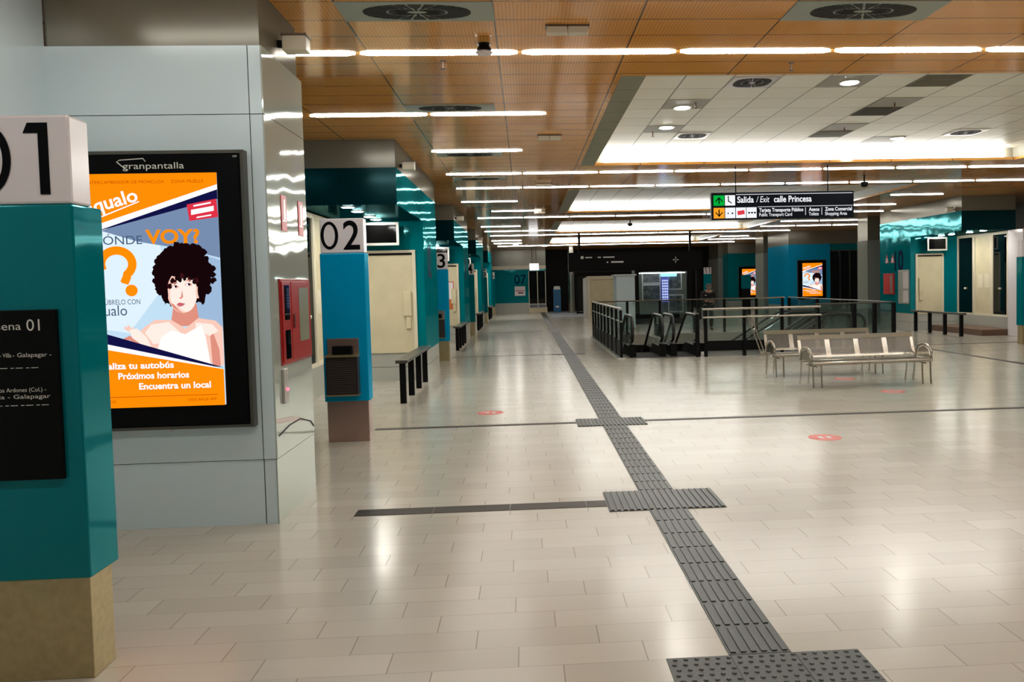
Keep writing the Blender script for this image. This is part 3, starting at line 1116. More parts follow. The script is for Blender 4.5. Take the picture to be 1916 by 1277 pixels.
def dock(c, side, txt, full=True):
    sname = 'left' if side < 0 else 'right'
    s = -side
    xf = mx(XL, side)
    xbk = mx(-3.45, side)

    def bx(mb, xa, xb, *r):
        a, b = sorted((mx(xa, side), mx(xb, side)))
        return mb.box(a, b, *r)
    who = 'dock %s' % txt
    hy0, py0, py1 = c + 2.95, c + 5.95, c + 8.15
    # header and fascia over the bay
    h = MB(M_tealdk, M_teal)
    bx(h, -3.46, XL - .004, hy0, py1, 3.0, 3.55)
    h.use(M_teal)
    bx(h, XL - .004, XL, hy0, hy0 + 2.6, 2.99, 3.548)
    bx(h, XL - .004, XL, hy0 + 2.606, py1, 2.99, 3.548)
    struct(h.build('wall_' + sname))
    h = MB(M_fascia)
    bx(h, -3.46, XL - .012, hy0 + .01, py1, 3.55, CEIL)
    struct(h.build('wall_' + sname))
    # pier: base skirt and teal upper wall
    p = MB(M_teal, M_skirt, M_joint)
    bx(p, -3.46, XL, py0, py1, .55, 3.0)
    p.use(M_skirt)
    bx(p, -3.46, XL - .006, py0 + .006, py1 - .006, 0, .26)
    bx(p, -3.46, XL - .006, py0 + .006, py1 - .006, .268, .545)
    p.use(M_joint)
    bx(p, -3.46, XL - .012, py0 + .012, py1 - .012, .26, .268)
    pw = struct(p.build('wall_' + sname))
    # dock number on the pier side
    n = MB(M_navytext)
    ux, uy = (FACE_PX if side < 0 else FACE_NX)
    put_text(n, txt, (xf + .002 * s, (py0 + py1) / 2 + (-.55 if side < 0 else .0) , 1.95), ux, uy, .62, .62, 'l', bold=.025)
    n.build('dock_number', pw)
    # gate door in the wall that faces down the hall
    dr = bpy.data.objects.new('door_' + txt, None)
    COL.objects.link(dr)
    dr.location = (mx(-2.5, side), py0, .53)
    struct(dr)
    f = MB(M_cream)
    bx(f, -2.955, -2.895, py0 - .04, py0 - .0005, .53, 2.45)
    bx(f, -2.095, -2.035, py0 - .04, py0 - .0005, .53, 2.45)
    bx(f, -2.895, -2.095, py0 - .04, py0 - .0005, 2.40, 2.45)
    f.build('frame', dr)
    lf = MB(M_beige, M_black)
    bx(lf, -2.895, -2.095, py0 - .02, py0 - .0005, .53, 2.36)
    lf.use(M_black)
    bx(lf, -2.895, -2.095, py0 - .03, py0 - .0005, 2.36, 2.40)
    leaf = lf.build('leaf', dr)
    lk = MB(M_beige)
    bx(lk, -2.28, -2.13, py0 - .075, py0 - .0205, 1.22, 1.68)
    bx(lk, -2.235, -2.15, py0 - .06, py0 - .0205, .98, 1.215)
    lk.build('lock_box', dr, .006)
    # screen above the door
    t = thing('television', 'small dark monitor over the beige door of %s on the %s' % (who, sname), 'television', (mx(-2.6, side), py0 - .25, 2.53), 'dark monitors over the dock doors')
    b = MB(M_black)
    bx(b, -2.91, -2.29, py0 - .30, py0 - .22, 2.535, 2.945)
    b.build('case', t, .006)
    b = MB(M_alu)
    bx(b, -2.92, -2.28, py0 - .315, py0 - .2995, 2.905, 2.95)
    bx(b, -2.92, -2.28, py0 - .315, py0 - .2995, 2.53, 2.575)
    bx(b, -2.92, -2.875, py0 - .315, py0 - .2995, 2.575, 2.905)
    bx(b, -2.325, -2.28, py0 - .315, py0 - .2995, 2.575, 2.905)
    b.build('bezel', t)
    b = MB(M_blackg)
    bx(b, -2.875, -2.325, py0 - .306, py0 - .3, 2.575, 2.905)
    b.build('screen', t)
    b = MB(M_black)
    bx(b, -2.63, -2.57, py0 - .22, py0 - .001, 2.72, 2.78)
    b.build('bracket', t)
    # guard rail
    t = thing('guard_rail', 'low black-post guard rail with metal top bar at %s on the %s' % (who, sname), 'guard rail', (xf, hy0 + 1.35, 0), 'guard rails at the docks')
    b = MB(M_brown2)
    b.box(xf - .09, xf + .09, hy0 - .10, py0 - .15, .615, .665)
    b.build('top_bar', t, .008)
    for q in range(4):
        yy = hy0 + .02 + q * .885
        b = MB(M_black)
        b.box(xf - .045, xf + .045, yy - .035, yy + .035, 0, .614)
        b.build('post', t)
    # soffit downlights
    for q, yy in enumerate((hy0 + .25, hy0 + .95, hy0 + 1.95, hy0 + 2.55)):
        downlight(mx(-2.66, side), yy, 3.0, '%s small round downlight under the header of %s on the %s' % (ORD[q], who, sname), .085, 'downlights under the dock headers')
    # glazed doors along the back of the bay
    for q, (ya, yb) in enumerate(((py0 - .95, py0 - .02), (py0 - 1.90, py0 - .97), (py0 - 2.72, py0 - 1.92))):
        wd = bpy.data.objects.new('window_%s_%d' % (txt, q + 1), None)
        COL.objects.link(wd)
        wd.location = (xbk, ya, .5)
        struct(wd)
        b = MB(M_cream)
        bx(b, -3.445, -3.40, ya, ya + .05, .5, 2.98)
        bx(b, -3.445, -3.40, yb - .05, yb, .5, 2.98)
        bx(b, -3.445, -3.40, ya + .05, yb - .05, 2.9, 2.98)
        bx(b, -3.445, -3.40, ya + .05, yb - .05, .5, .56)
        b.build('frame', wd)
        b = MB(M_beige if q == 1 else M_dkglass)
        bx(b, -3.445, -3.43, ya + .05, yb - .05, .56, 2.9)
        b.build('pane', wd)
        b = MB(M_cream)
        if q == 1:
            bx(b, -3.43, -3.425, ya + .12, ya + .38, 1.35, 1.75)
            bx(b, -3.43, -3.425, ya + .48, ya + .74, 1.35, 1.75)
            b.build('notice', wd)
        else:
            b.lathe((mx(-3.41, side), (ya + yb) / 2, 1.32), [(.03, -.03), (.042, 0), (.03, .03)], 12)
            b.build('handle', wd)
    b = MB(M_skirt)
    bx(b, -3.46, -3.39, hy0 - .2, py0 - .02, 0.18, .499)
    bx(b, -3.46, -3.395, hy0 - .2, py0 - .02, 0, .18)
    struct(b.build('baseboard_' + sname))
    return pw


# dock 01, nearest column with departure board
number_column(3.71, -1, '01', 'nearest teal dock column with black 01 on white, cut by the left edge', .52, -1.996, .245)
t = thing('departure_board', 'black departure board with pale bus lettering on dock column 01', 'departure board', (-2.3, 3.70, .93))
MB(M_black).box(-2.455, -2.078, 3.682, 3.703, .93, 1.69).build('panel', t, .003)
yy = 3.6805
for (tx, xa, z_, h_, w_) in (('D\u00e1rsena', -2.228, 1.603, .034, .20), ('01', -2.148, 1.598, .050, None), ('Colmenarejo - Villa', -2.276, 1.482, .0185, .17),
                             ('- Galapagar -', -2.105, 1.482, .0185, .165), ('Colegio Los Ardones (Col.) -', -2.135, 1.327, .018, .30), ('Valdela - Galapagar', -2.118, 1.297, .018, .31)):
    b = MB(M_ltext)
    put_text(b, tx, (xa, yy, z_), *FACE_CAM, h_, w_, 'r')
    b.build('lettering', t)
for (z_, xa, xb) in ((1.432, -2.37, -2.165), (1.265, -2.40, -2.115)):
    b = MB(M_ltext)
    x = xa
    q = 0
    while x < xb:
        b.box(x, x + .008 + .006 * (q % 3), yy, yy + .0015, z_, z_ + .003)
        x += .022
        q += 1
    b.build('lettering', t)

LEFT = [(9.25, '02'), (19.0, '03'), (28.75, '04'), (38.5, '05'), (48.25, '06')]
lab = {'02': 'blue-teal dock column numbered 02 behind the big pillar', '03': 'dock column numbered 03, beyond the first guard rail', '04': 'small distant dock column numbered 04',
       '05': 'tiny dock column numbered 05 far down the left', '06': 'farthest dock column, numbered 06, before the end wall'}
for c, s in LEFT:
    number_column(c, -1, s, lab[s], .50, -1.81)
    if s not in ('06',) and c + 8.15 < 50:
        dock(c, -1, s)
    wall_speaker(XL, c + 3.3, 3.555, 1, 'beige box speaker on the fascia over dock %s' % s) if s in ('02', '03', '04') else None
number_column(19.0, 1, '10', 'dock column with white sign top, cut by the right edge', .50, -1.75)
pier10 = dock(19.0, 1, '10')
wall_speaker(XR, 22.35, 3.555, -1, 'beige box speaker on the fascia of the right facade')
MB(M_brown).box(12.9, MIR + 3.45, 21.95, 24.9, .0, .17).build('bench_plinth', None)
tag(bpy.data.objects['bench_plinth'], 'low brown plinth under the right glazed doors', 'plinth')
b = MB(M_sign)
b.box(13.62, 14.25, 21.2, 21.9, 0, 2.98)
tag(b.build('white_post', None, .01), 'broad glossy white post beside the right glazed doors', 'pillar')
# bits on the pier 10 side wall (faces the hall)
t = thing('fire_cabinet', 'small red fire cabinet on the right teal wall below number 10', 'fire cabinet', (XR, 26.4, 1.15))
MB(M_redsign).box(XR - .05, XR - .001, 26.05, 26.8, 1.15, 1.85).build('case', t, .006)
MB(M_pink).box(XR - .055, XR - .05, 26.12, 26.3, 1.2, 1.8).build('label_strip', t)
t = thing('notice_board', 'white timetable notice on the right teal wall beside the door', 'notice', (XR, 25.3, .85))
MB(M_alu).box(XR - .03, XR - .001, 25.02, 25.75, .85, 1.95).build('frame', t)
b = MB(M_sign)
b.box(XR - .033, XR - .03, 25.06, 25.40, 1.35, 1.88).box(XR - .033, XR - .03, 25.06, 25.40, .9, 1.28)
b.use(M_ventpale)
b.box(XR - .033, XR - .03, 25.42, 25.72, .9, 1.9)
b.build('sheet', t)
for (ya, lb) in ((26.2, 'nearer small red arrow sign on the right teal wall'), (26.62, 'farther small red arrow sign on the right teal wall')):
    b = MB(M_redsign, M_sign)
    b.prism([(XR - .004, ya - .14, 2.2), (XR - .004, ya + .14, 2.2), (XR - .004, ya, 2.5)], (.0035, 0, 0))
    b.use(M_sign)
    b.box(XR - .006, XR - .004, ya - .06, ya + .06, 2.21, 2.36)
    tag(b.build('fire_sign'), lb, 'sign', 'fire signs on the right wall')

# litter bins on columns 02 and 03
M_mesh = mat('dark_perforated_steel', (0.06, 0.04, 0.035, 1), 0.35, 0.5, 0.5)


def litter_bin(c, label):
    x0, x1 = -2.255, -1.905
    t = thing('litter_bin', label, 'litter bin', ((x0 + x1) / 2, c - .05, .54), 'litter bins on the dock columns')
    y = c - .007
    b = MB(M_mesh)
    b.box(x0, x1, y - .13, y - .001, .56, .985)
    for q in range(16):
        z_ = .585 + q * .0245
        b.use(M_brown2).box(x0 + .02, x1 - .02, y - .134, y - .13, z_, z_ + .008)
    b.build('basket', t, .004)
    MB(M_steel).box(x0 - .006, x1 + .006, y - .15, y - .001, .985, 1.01).box(x0 - .004, x1 + .004, y - .136, y - .001, .545, .56).build('rim', t)
    MB(M_pink).box(x0, x1, y - .03, y - .001, 1.011, 1.19).build('back_plate', t, .003)
    MB(M_black).box(x0 + .07, x1 - .06, y - .11, y - .031, 1.011, 1.11).build('ashtray', t, .01)
    return t


litter_bin(9.25, 'dark slatted litter bin with pinkish back plate on dock column 02')
litter_bin(19.0, 'small litter bin on dock column 03')
t = MB(M_redsign, M_sign)
t.box(-2.8, -2.2, 19.0 + 5.95 - .026, 19.0 + 5.95 - .0215, 1.35, 1.9)
t.use(mat('orange_print', (.62, .16, .04, 1), .5)).box(-2.78, -2.22, 24.95 - .028, 24.95 - .026, 1.05, 1.35)
t.use(M_sign).box(-2.78, -2.22, 24.95 - .028, 24.95 - .026, 1.36, 1.88)
tag(t.build('poster'), 'white and orange poster on the door of dock 03', 'poster')
b = MB(mat('magenta_banner', (.6, .01, .14, 1), .4))
b.box(-2.28, -2.24, 19.0, 19.18, 2.551, 2.95)
tag(b.build('banner'), 'small magenta banner above the 03 sign', 'banner')

# ------------------------------------------------------------------ far end wall of the left aisle
e = MB(M_teal, M_skirt, M_cream)
e.box(-3.5, .22, 50.5, 50.7, .62, 2.72)
e.box(.22, 1.32, 50.5, 50.7, 2.62, 2.72)
e.use(M_skirt).box(-3.5, .22, 50.49, 50.7, 0, .615)
e.use(M_cream).box(-3.5, 1.32, 50.45, 50.7, 2.722, 2.95)
e.use(M_fascia).box(-3.5, 1.32, 50.5, 50.7, 2.952, CEIL)
e.use(M_beige).box(.22, 1.36, 50.3, 50.7, 0, .30)
ew = struct(e.build('wall_back'))
n = MB(M_navytext)
put_text(n, '07', (-.66, 50.497, 1.82), *FACE_CAM, .55, .72)
n.build('dock_number', ew)
wd = bpy.data.objects.new('window_end', None)
COL.objects.link(wd)
wd.location = (.75, 50.5, .55)
struct(wd)
MB(M_cream).box(.22, .26, 50.45, 50.55, .3, 2.6).box(.76, .80, 50.45, 50.55, .3, 2.6).box(1.26, 1.30, 50.45, 50.55, .3, 2.6).box(.26, 1.26, 50.45, 50.55, .5, .55).build('frame', wd)
MB(M_dkglass).box(.26, 1.26, 50.52, 50.54, .55, 2.6).build('pane', wd)
t = thing('poster', 'pale poster with a red line under number 07', 'poster', (-.32, 50.49, 1.05))
MB(M_sign).box(-.66, .0, 50.475, 50.495, 1.07, 1.66).build('sheet', t)
MB(M_redsign, M_brown).box(-.62, -.05, 50.472, 50.475, 1.36, 1.40).use(M_brown).box(-.45, -.12, 50.472, 50.475, 1.2, 1.3).build('print', t)
t = thing('exit_sign', 'small white lit exit box under the far ceiling', 'sign', (.6, 48.6, 2.66))
MB(glow('lit_sign', (1, 1, 1, 1), 2.2)).box(.30, .85, 48.56, 48.64, 2.62, 3.02).build('light_box', t)
MB(M_black).cyl((.45, 48.6, 3.02), (.45, 48.6, CEIL), .012).cyl((.7, 48.6, 3.02), (.7, 48.6, CEIL), .012).build('hanger', t)
b = MB(M_mat)
b.box(1.35, 3.2, 42.0, 50.0, 0, .012)
tag(b.build('floor_mat'), 'long bluish grey entrance mat at the end of the aisle', 'mat')
t = thing('info_totem', 'slim blue totem standing in the dark at the aisle end', 'totem', (1.95, 49.5, 0))
MB(M_blue).box(1.72, 2.18, 49.4, 49.6, .0, 1.5).build('body', t, .01)
MB(M_alu).box(1.76, 2.14, 49.38, 49.4, 1.42, 1.6).box(1.8, 2.1, 49.4, 49.6, 1.5, 1.62).build('head', t)
MB(M_sign).box(1.85, 2.05, 49.385, 49.4, .32, .40).build('mark', t)
b = MB(M_chrome)
b.lathe((2.78, 48.0, 0), [(.2, 0), (.2, CEIL)], 24)
tag(b.build('steel_column'), 'slim polished steel column in the dark beyond the mat', 'pillar')
t = thing('roller_shutter', 'closed grey slatted roller shutter left of the beige kiosk', 'shutter', (3.4, 46.0, 0))
b = MB(M_joint)
for q in range(16):
    b.box(2.98, 3.9, 45.98, 46.02, .02 + q * .135, .02 + q * .135 + .11)
b.build('slats', t)
MB(M_black).box(2.92, 2.98, 45.95, 46.05, 0, 2.4).box(3.9, 3.96, 45.95, 46.05, 0, 2.4).box(2.98, 3.9, 45.95, 46.05, 2.19, 2.4).build('frame', t)

# ------------------------------------------------------------------ middle of the hall, far
t = thing('kiosk', 'closed beige kiosk with a cream frame behind the black fence', 'kiosk', (3.8, 39.9, 0))
MB(M_cream).box(3.05, 4.75, 39.5, 41.0, 0, 2.05).build('body', t, .01)
MB(M_cream).box(3.05, 3.2, 39.4, 39.5, .0, 2.1).box(4.6, 4.75, 39.4, 39.5, 0, 2.1).box(3.2, 4.6, 39.4, 39.5, 1.93, 2.1).box(3.2, 4.6, 39.4, 39.5, 0, .12).build('frame', t)
MB(M_beige).box(3.21, 4.59, 39.44, 39.499, .121, 1.92).build('shutter', t)
MB(M_alu).box(2.85, 3.04, 39.4, 39.6, 0, 2.0).build('side_post', t)
t = thing('service_cabinet', 'plain light grey cabinet between the beige kiosk and shop window', 'cabinet', (3.75, 30.5, 0))
MB(M_pan).box(3.42, 4.12, 30.0, 31.0, .04, 2.0).build('body', t, .01)
MB(M_alu).box(3.36, 4.18, 29.95, 31.05, 2.0, 2.06).build('cap', t)
MB(M_joint).box(3.48, 4.08, 29.992, 30.0, .12, .125).box(4.05, 4.065, 29.985, 30.0, .9, 1.1).box(3.45, 4.1, 30.0, 31.0, 0, .04).build('handle', t)
# shop front
t = thing('storefront', 'dark shop front with framed monochrome photographs and a blue lit column', 'storefront', (5.7, 33.3, 0))
MB(M_black).box(4.55, 4.7, 33.0, 33.15, 0, 2.25).box(6.72, 6.95, 33.0, 33.15, 0, 2.25).box(4.7, 6.72, 33.0, 33.15, 2.16, 2.25).box(4.7, 6.72, 33.0, 33.15, 0, .4).build('frame', t)
MB(M_greywall).box(4.55, 6.95, 33.9, 34.0, 0, 2.25).build('back_wall', t)
MB(M_glass).box(4.7, 6.72, 33.06, 33.07, .4, 2.16).build('pane', t)
M_photo = mat('monochrome_photo', (.05, .05, .06, 1), .4, var=(6.0, .1, 4.0))
for (xa, xb, za, zb) in ((4.95, 5.65, 1.72, 2.12), (4.95, 5.65, .98, 1.6), (6.05, 6.55, 1.45, 2.12), (6.05, 6.6, .5, 1.15)):
    b = MB(M_sign)
    b.box(xa - .05, xb + .05, 33.5, 33.53, za - .05, zb + .05)
    ph = b.build('photograph', t)
    MB(M_photo).box(xa, xb, 33.49, 33.4999, za, zb).build('print', ph)
MB(glow('blue_lit', srgb(90, 95, 190), 1.0)).box(5.72, 6.0, 33.35, 33.45, .9, 1.95).build('lit_column', t)
MB(glow('added_shop_strip', (1, .97, .92, 1), 9.0)).box(4.75, 6.68, 33.18, 33.24, 2.10, 2.13).build('added_strip_light', t)  # lamp strip added to brighten the framed photographs
bl = MB(glow('blue_white_lit', srgb(215, 220, 250), 1.3))
for r_ in range(8):
    for q in range(3):
        bl.box(5.735 + q * .09, 5.795 + q * .09, 33.342, 33.3499, .95 + r_ * .115, 1.02 + r_ * .115)
bl.build('lit_cell', t)
MB(glow('cyan_lit', srgb(170, 235, 255), 1.6)).box(5.7, 6.35, 33.3, 33.45, 1.96, 2.12).build('lit_top', t)
t = thing('shop_fascia', 'long black fascia board with pale marks above the shop front', 'fascia board', (5, 35.9, 2.3))
MB(M_darkwall).box(1.95, 7.95, 35.6, 36.0, 2.27, 3.12).build('board', t)
b = MB(M_alu)
for (xa, xb, z_, h_) in ((2.5, 2.62, 2.84, .12), (2.7, 3.0, 2.87, .05), (3.25, 3.4, 2.87, .05), (3.5, 4.0, 2.87, .05), (3.85, 4.4, 2.64, .07), (3.65, 3.72, 2.64, .06)):
    b.box(xa, xb, 35.59, 35.6, z_, z_ + h_)
cx, cz = 6.75, 2.72
for a in range(4):
    an = a * PI / 2
    b.prism([(cx + math.cos(an) * .16, 35.59, cz + math.sin(an) * .16), (cx + math.cos(an + .6) * .05, 35.59, cz + math.sin(an + .6) * .05), (cx + math.cos(an - .6) * .05, 35.59, cz + math.sin(an - .6) * .05)], (0, .009, 0))
b.build('mark', t)
MB(M_darkwall).box(2.4, 2.5, 35.75, 35.85, 3.12, CEIL).build('hanger', t)
MB(M_darkwall).box(7.4, 7.5, 35.75, 35.85, 3.12, CEIL).build('hanger', t)
MB(M_darkwall).box(7.7, 7.9, 35.7, 35.9, 0, 2.27).build('support', t)

# ------------------------------------------------------------------ right side, far
def pillar_r(x0, x1, y0, y1, label):
    t = thing('pillar', label, 'pillar', ((x0 + x1) / 2, (y0 + y1) / 2, 0), 'grey clad pillars of the right facade')
    MB(M_greywall).box(x0 + .005, x1, y0, y1 - .005, 0, 3.1).build('body', t)
    MB(M_panside).box(x0, x0 + .005, y0, y1, 0, 3.1).build('side_panel', t)
    MB(M_fascia).box(x0 + .02, x1, y0 + .02, y1, 3.1, CEIL).build('fascia', t)
    return t


pillar_r(12.66, 14.4, 29.0, 29.9, 'grey pillar just behind the right teal wall with number 10')
pillar_r(12.24, 12.9, 40.6, 42.0, 'narrow grey pillar between the two small right screens')
pillar_r(12.0, 13.4, 49.3, 51.9, 'farthest grey pillar, at the left of the small screens')
for (y, x0, x1, q) in ((37.0, 12.36, 14.35, 1), (48.0, 12.3, 14.5, 2)):
    p = MB(M_tealb if q == 1 else M_teal, M_skirt)
    p.box(x0, x1, y, y + 3.2, .5, 3.35)
    p.use(M_skirt).box(x0 + .005, x1, y + .005, y + 3.2, 0, .499)
    p.use(M_fascia).box(x0 + .01, x1 + 1.6, y + .01, y + 3.2, 3.351, CEIL)
    struct(p.build('wall_right'))
    wd = bpy.data.objects.new('window_far_%d' % q, None)
    COL.objects.link(wd)
    wd.location = (x1, y, .5)
    struct(wd)
    f = MB(M_brown2)
    for k in range(4):
        f.box(x1 + .02 + k * .48, x1 + .06 + k * .48, y + .1, y + .2, .5, 3.0)
    f.box(x1, x1 + 1.55, y + .1, y + .2, 3.0, 3.05)
    f.build('frame', wd)
    MB(M_dkglass).box(x1, x1 + 1.55, y + .21, y + .22, .5, 3.0).build('pane', wd)
    b = MB(M_teal)
    b.box(x1, 15.9, y + .1, y + .3, 3.06, 3.35)
    b.use(M_skirt).box(x1, 15.9, y + .1, y + .3, 0, .499)
    struct(b.build('wall_right'))


def small_screen(x0, x1, z0, z1, y, label):
    s = dup(big, None, label)
    for ch in list(s.children):
        if ch.name.startswith(('logo', 'sensor')):
            bpy.data.objects.remove(ch)
    s.location = ((x0 + x1) / 2, y, z0)
    s.scale = ((x1 - x0) / 1.35, 1, (z1 - z0) / 2.0)
    return s


small_screen(12.77, 14.12, .76, 2.6, 37.0, 'small lit advert screen on the bluish right wall, right of the two')
small_screen(12.93, 14.16, .66, 2.54, 48.0, 'farther small lit advert screen, partly hidden by a dark totem')
t = thing('info_totem', 'dark teal-topped totem hiding part of the farther small screen', 'totem', (11.15, 40.0, 0))
MB(M_teal).box(10.92, 11.4, 39.95, 40.05, 1.3, 2.0).build('head', t)
MB(M_black).box(10.95, 11.37, 39.95, 40.05, .0, 1.3).build('body', t)
number_column(48.25, 1, '11', 'distant right dock column with a white sign top behind the guard', .46, -.45)

# ------------------------------------------------------------------ hanging direction sign
SY = 15.5
SX0_, SX1_, SZ0, SZ1 = 3.66, 6.50, 2.93, 3.455
t = thing('direction_sign', 'long black hanging direction sign reading Salida Exit calle Princesa', 'sign', ((SX0_ + SX1_) / 2, SY, SZ0))
MB(mat('sign_black', (.004, .006, .012, 1), .4, 0.0, .1)).box(SX0_, SX1_, SY, SY + .12, SZ0, SZ1).build('case', t, .006)
MB(M_black).cyl((SX0_ + .5, SY + .06, SZ1), (SX0_ + .5, SY + .06, RZ if SY < 15.2 else CEIL), .012).cyl((SX1_ - .5, SY + .06, SZ1), (SX1_ - .5, SY + .06, CEIL), .012).build('hanger', t)
G_w = glow('sign_white', (.93, .95, 1, 1), 1.0)
G_gr = glow('sign_green', srgb(0, 175, 60), 1.0)
G_am = glow('sign_amber', srgb(255, 165, 40), 1.0)
G_red = glow('sign_red', srgb(225, 60, 75), 1.0)
G_bar = glow('sign_bar', (.55, .56, .62, 1), 1.0)
sw, sh = SX1_ - SX0_, SZ1 - SZ0
ya = SY - .004


def sq(mb, u0, u1, v0, v1, dy=0.0):
    return mb.box(SX0_ + u0 * sw, SX0_ + u1 * sw, ya - dy, SY - .0005 - dy, SZ1 - v1 * sh, SZ1 - v0 * sh)


b = MB(G_gr, G_w, G_am)
sq(b, .015, .09, .10, .48)
b.use(G_w)
sq(b, .095, .165, .10, .48)
b.use(G_am)
sq(b, .015, .09, .56, .95)
b.use(G_w)
sq(b, .095, .165, .56, .95)
sq(b, .17, .24, .56, .95)
sq(b, .244, .314, .56, .95)
b.build('pictogram_panel', t)
b = MB(M_ink, G_red)


def arrow(mb, u, v0, v1, up):
    x = SX0_ + u * sw
    z0, z1 = SZ1 - v1 * sh, SZ1 - v0 * sh
    y = ya - .004
    mb.box(x - .012, x + .012, y, y + .003, z0, z1)
    zt = z1 if up else z0
    d_ = -.07 if up else .07
    for sx in (-1, 1):
        mb.prism([(x, y, zt), (x + sx * .07, y, zt + d_), (x + sx * .07, y, zt + d_ * 1.4), (x, y, zt + d_ * .4)], (0, .003, 0))


arrow(b, .0525, .17, .42, True)
arrow(b, .0525, .63, .89, False)
x = SX0_ + .125 * sw
z = SZ1 - .30 * sh
y = ya - .004
b.lathe((x - .02, y + .002, z + .055), [(.012, 0), (.015, .02), (.01, .03)], 10)
b.prism([(x - .03, y, z - .02), (x - .012, y, z - .02), (x - .008, y, z + .05), (x - .03, y, z + .05)], (0, .003, 0))
b.prism([(x - .02, y, z - .02), (x + .045, y, z - .06), (x + .05, y, z - .045), (x - .01, y, z)], (0, .003, 0))
for (u, ww) in ((.145, .03), (.115, .02)):
    b.box(SX0_ + u * sw - ww / 2, SX0_ + u * sw + ww / 2, y, y + .003, SZ1 - .80 * sh, SZ1 - .74 * sh)
for q in range(3):
    b.box(SX0_ + (.255 + q * .02) * sw, SX0_ + (.268 + q * .02) * sw, y, y + .003, SZ1 - .79 * sh, SZ1 - .73 * sh)
b.use(G_red)
b.X = Matrix.Translation((SX0_ + .205 * sw, 0, SZ1 - .75 * sh)) @ Matrix.Rotation(-.15, 4, 'Y')
b.box(-.07, .07, y, y + .003, -.04, .04)
b.X = None
b.build('pictogram', t)
b = MB(G_bar)
sq(b, .172, .99, .065, .095)
sq(b, .322, .99, .535, .56)
sq(b, .655, .66, .60, .88)
sq(b, .77, .775, .60, .88)
y = ya - .001


b.build('divider', t)


def st(s, u, v, h, width, bold=.02, slant=0.0):
    b = MB(G_w)
    put_text(b, s, (SX0_ + u * sw, y, SZ1 - v * sh), *FACE_CAM, h * sh, width * sw, 'l', bold, slant)
    b.build('lettering', t)


st('Salida', .18, .38, .22, .115)
st('/ Exit', .312, .38, .22, .09, 0.0, .15)
st('calle Princesa', .436, .38, .22, .265)
st('Tarjeta Transporte P\u00fablico', .332, .735, .13, .31)
st('Public Transport Card', .332, .90, .12, .23, .008)
st('Aseos', .68, .735, .13, .075)
st('Toilets', .68, .90, .12, .07, .008)
st('Zona Comercial', .795, .735, .13, .19)
st('Shopping Area', .795, .90, .12, .155, .008)

# ------------------------------------------------------------------ benches
def bench(label):
    t = thing('steel_bench', label, 'bench', (0, 0, 0), 'perforated steel benches')
    L_ = 2.02
    M_perf = M_PERF
    # local: x 0..L along the bench, y 0 front .. .62 back, facing -y
    b = MB(M_perf)
    prof = [(.0, .385), (.015, .41), (.12, .415), (.30, .395), (.47, .385), (.50, .40)]
    n = len(prof)
    for i in range(n - 1):
        (ya_, za), (yb_, zb) = prof[i], prof[i + 1]
        b.prism([(.02, ya_, za), (L_ - .02, ya_, za), (L_ - .02, yb_, zb), (.02, yb_, zb)], (0, 0, -.006))
    b.build('seat', t)
    b = MB(M_chrome)
    b.tube([(.0, .01, .385), (L_, .01, .385)], .03, 12).tube([(0, .50, .385), (L_, .50, .385)], .018, 10)
    b.box(.03, L_ - .03, .18, .25, .34, .375)
    b.build('seat_frame', t)
    bw = (L_ - .02) / 4
    for q in range(4):
        b = MB(M_perf)
        xa, xb = .01 + q * bw + .045, .01 + (q + 1) * bw - .045
        b.prism([(xa, .525, .47), (xb, .525, .47), (xb, .625, .76), (xa, .625, .76)], (0, .006, 0))
        b.build('back_panel', t)
    b = MB(M_chrome)
    for q in range(5):
        xc = .01 + q * bw
        xa, xb = max(xc - .042, .0), min(xc + .042, L_)
        b.prism([(xa, .518, .43), (xb, .518, .43), (xb, .622, .765), (xa, .622, .765)], (0, .012, 0))
    b.prism([(.0, .60, .73), (L_, .60, .73), (L_, .628, .80), (0, .628, .80)], (0, .014, 0))
    b.prism([(.0, .517, .44), (L_, .517, .44), (L_, .532, .485), (0, .532, .485)], (0, .012, 0))
    b.build('back_frame', t)
    for xx in (.0, L_):
        arm = MB(M_chrome)
        pts = [(xx, .03, .40)]
        for i in range(13):
            a = R(200) - R(180) * i / 12
            pts.append((xx, .25 + .22 * math.cos(a), .50 + .13 * math.sin(a)))
        pts += [(xx, .50, .44), (xx, .50, .40)]
        arm.tube(pts, .02, 10)
        arm.prism([(xx - .006, .06, .42), (xx - .006, .44, .42), (xx - .006, .40, .55), (xx - .006, .25, .60), (xx - .006, .11, .55)], (.012, 0, 0))
        arm.build('armrest', t)
    for xx in (.02, .16, L_ - .16, L_ - .02):
        for (y_, dy) in ((.03, -.02), (.50, .06)):
            l_ = MB(M_chrome)
            l_.tube([(xx, y_, .385), (xx, y_ + dy * .2, .2), (xx, y_ + dy, .0)], .014, 8)
            l_.build('leg', t)
    for xx in (.09, L_ - .09):
        b = MB(M_chrome)
        b.tube([(xx, .03, .33), (xx, .5, .33)], .012, 8)
        b.build('stretcher', t)
    return t


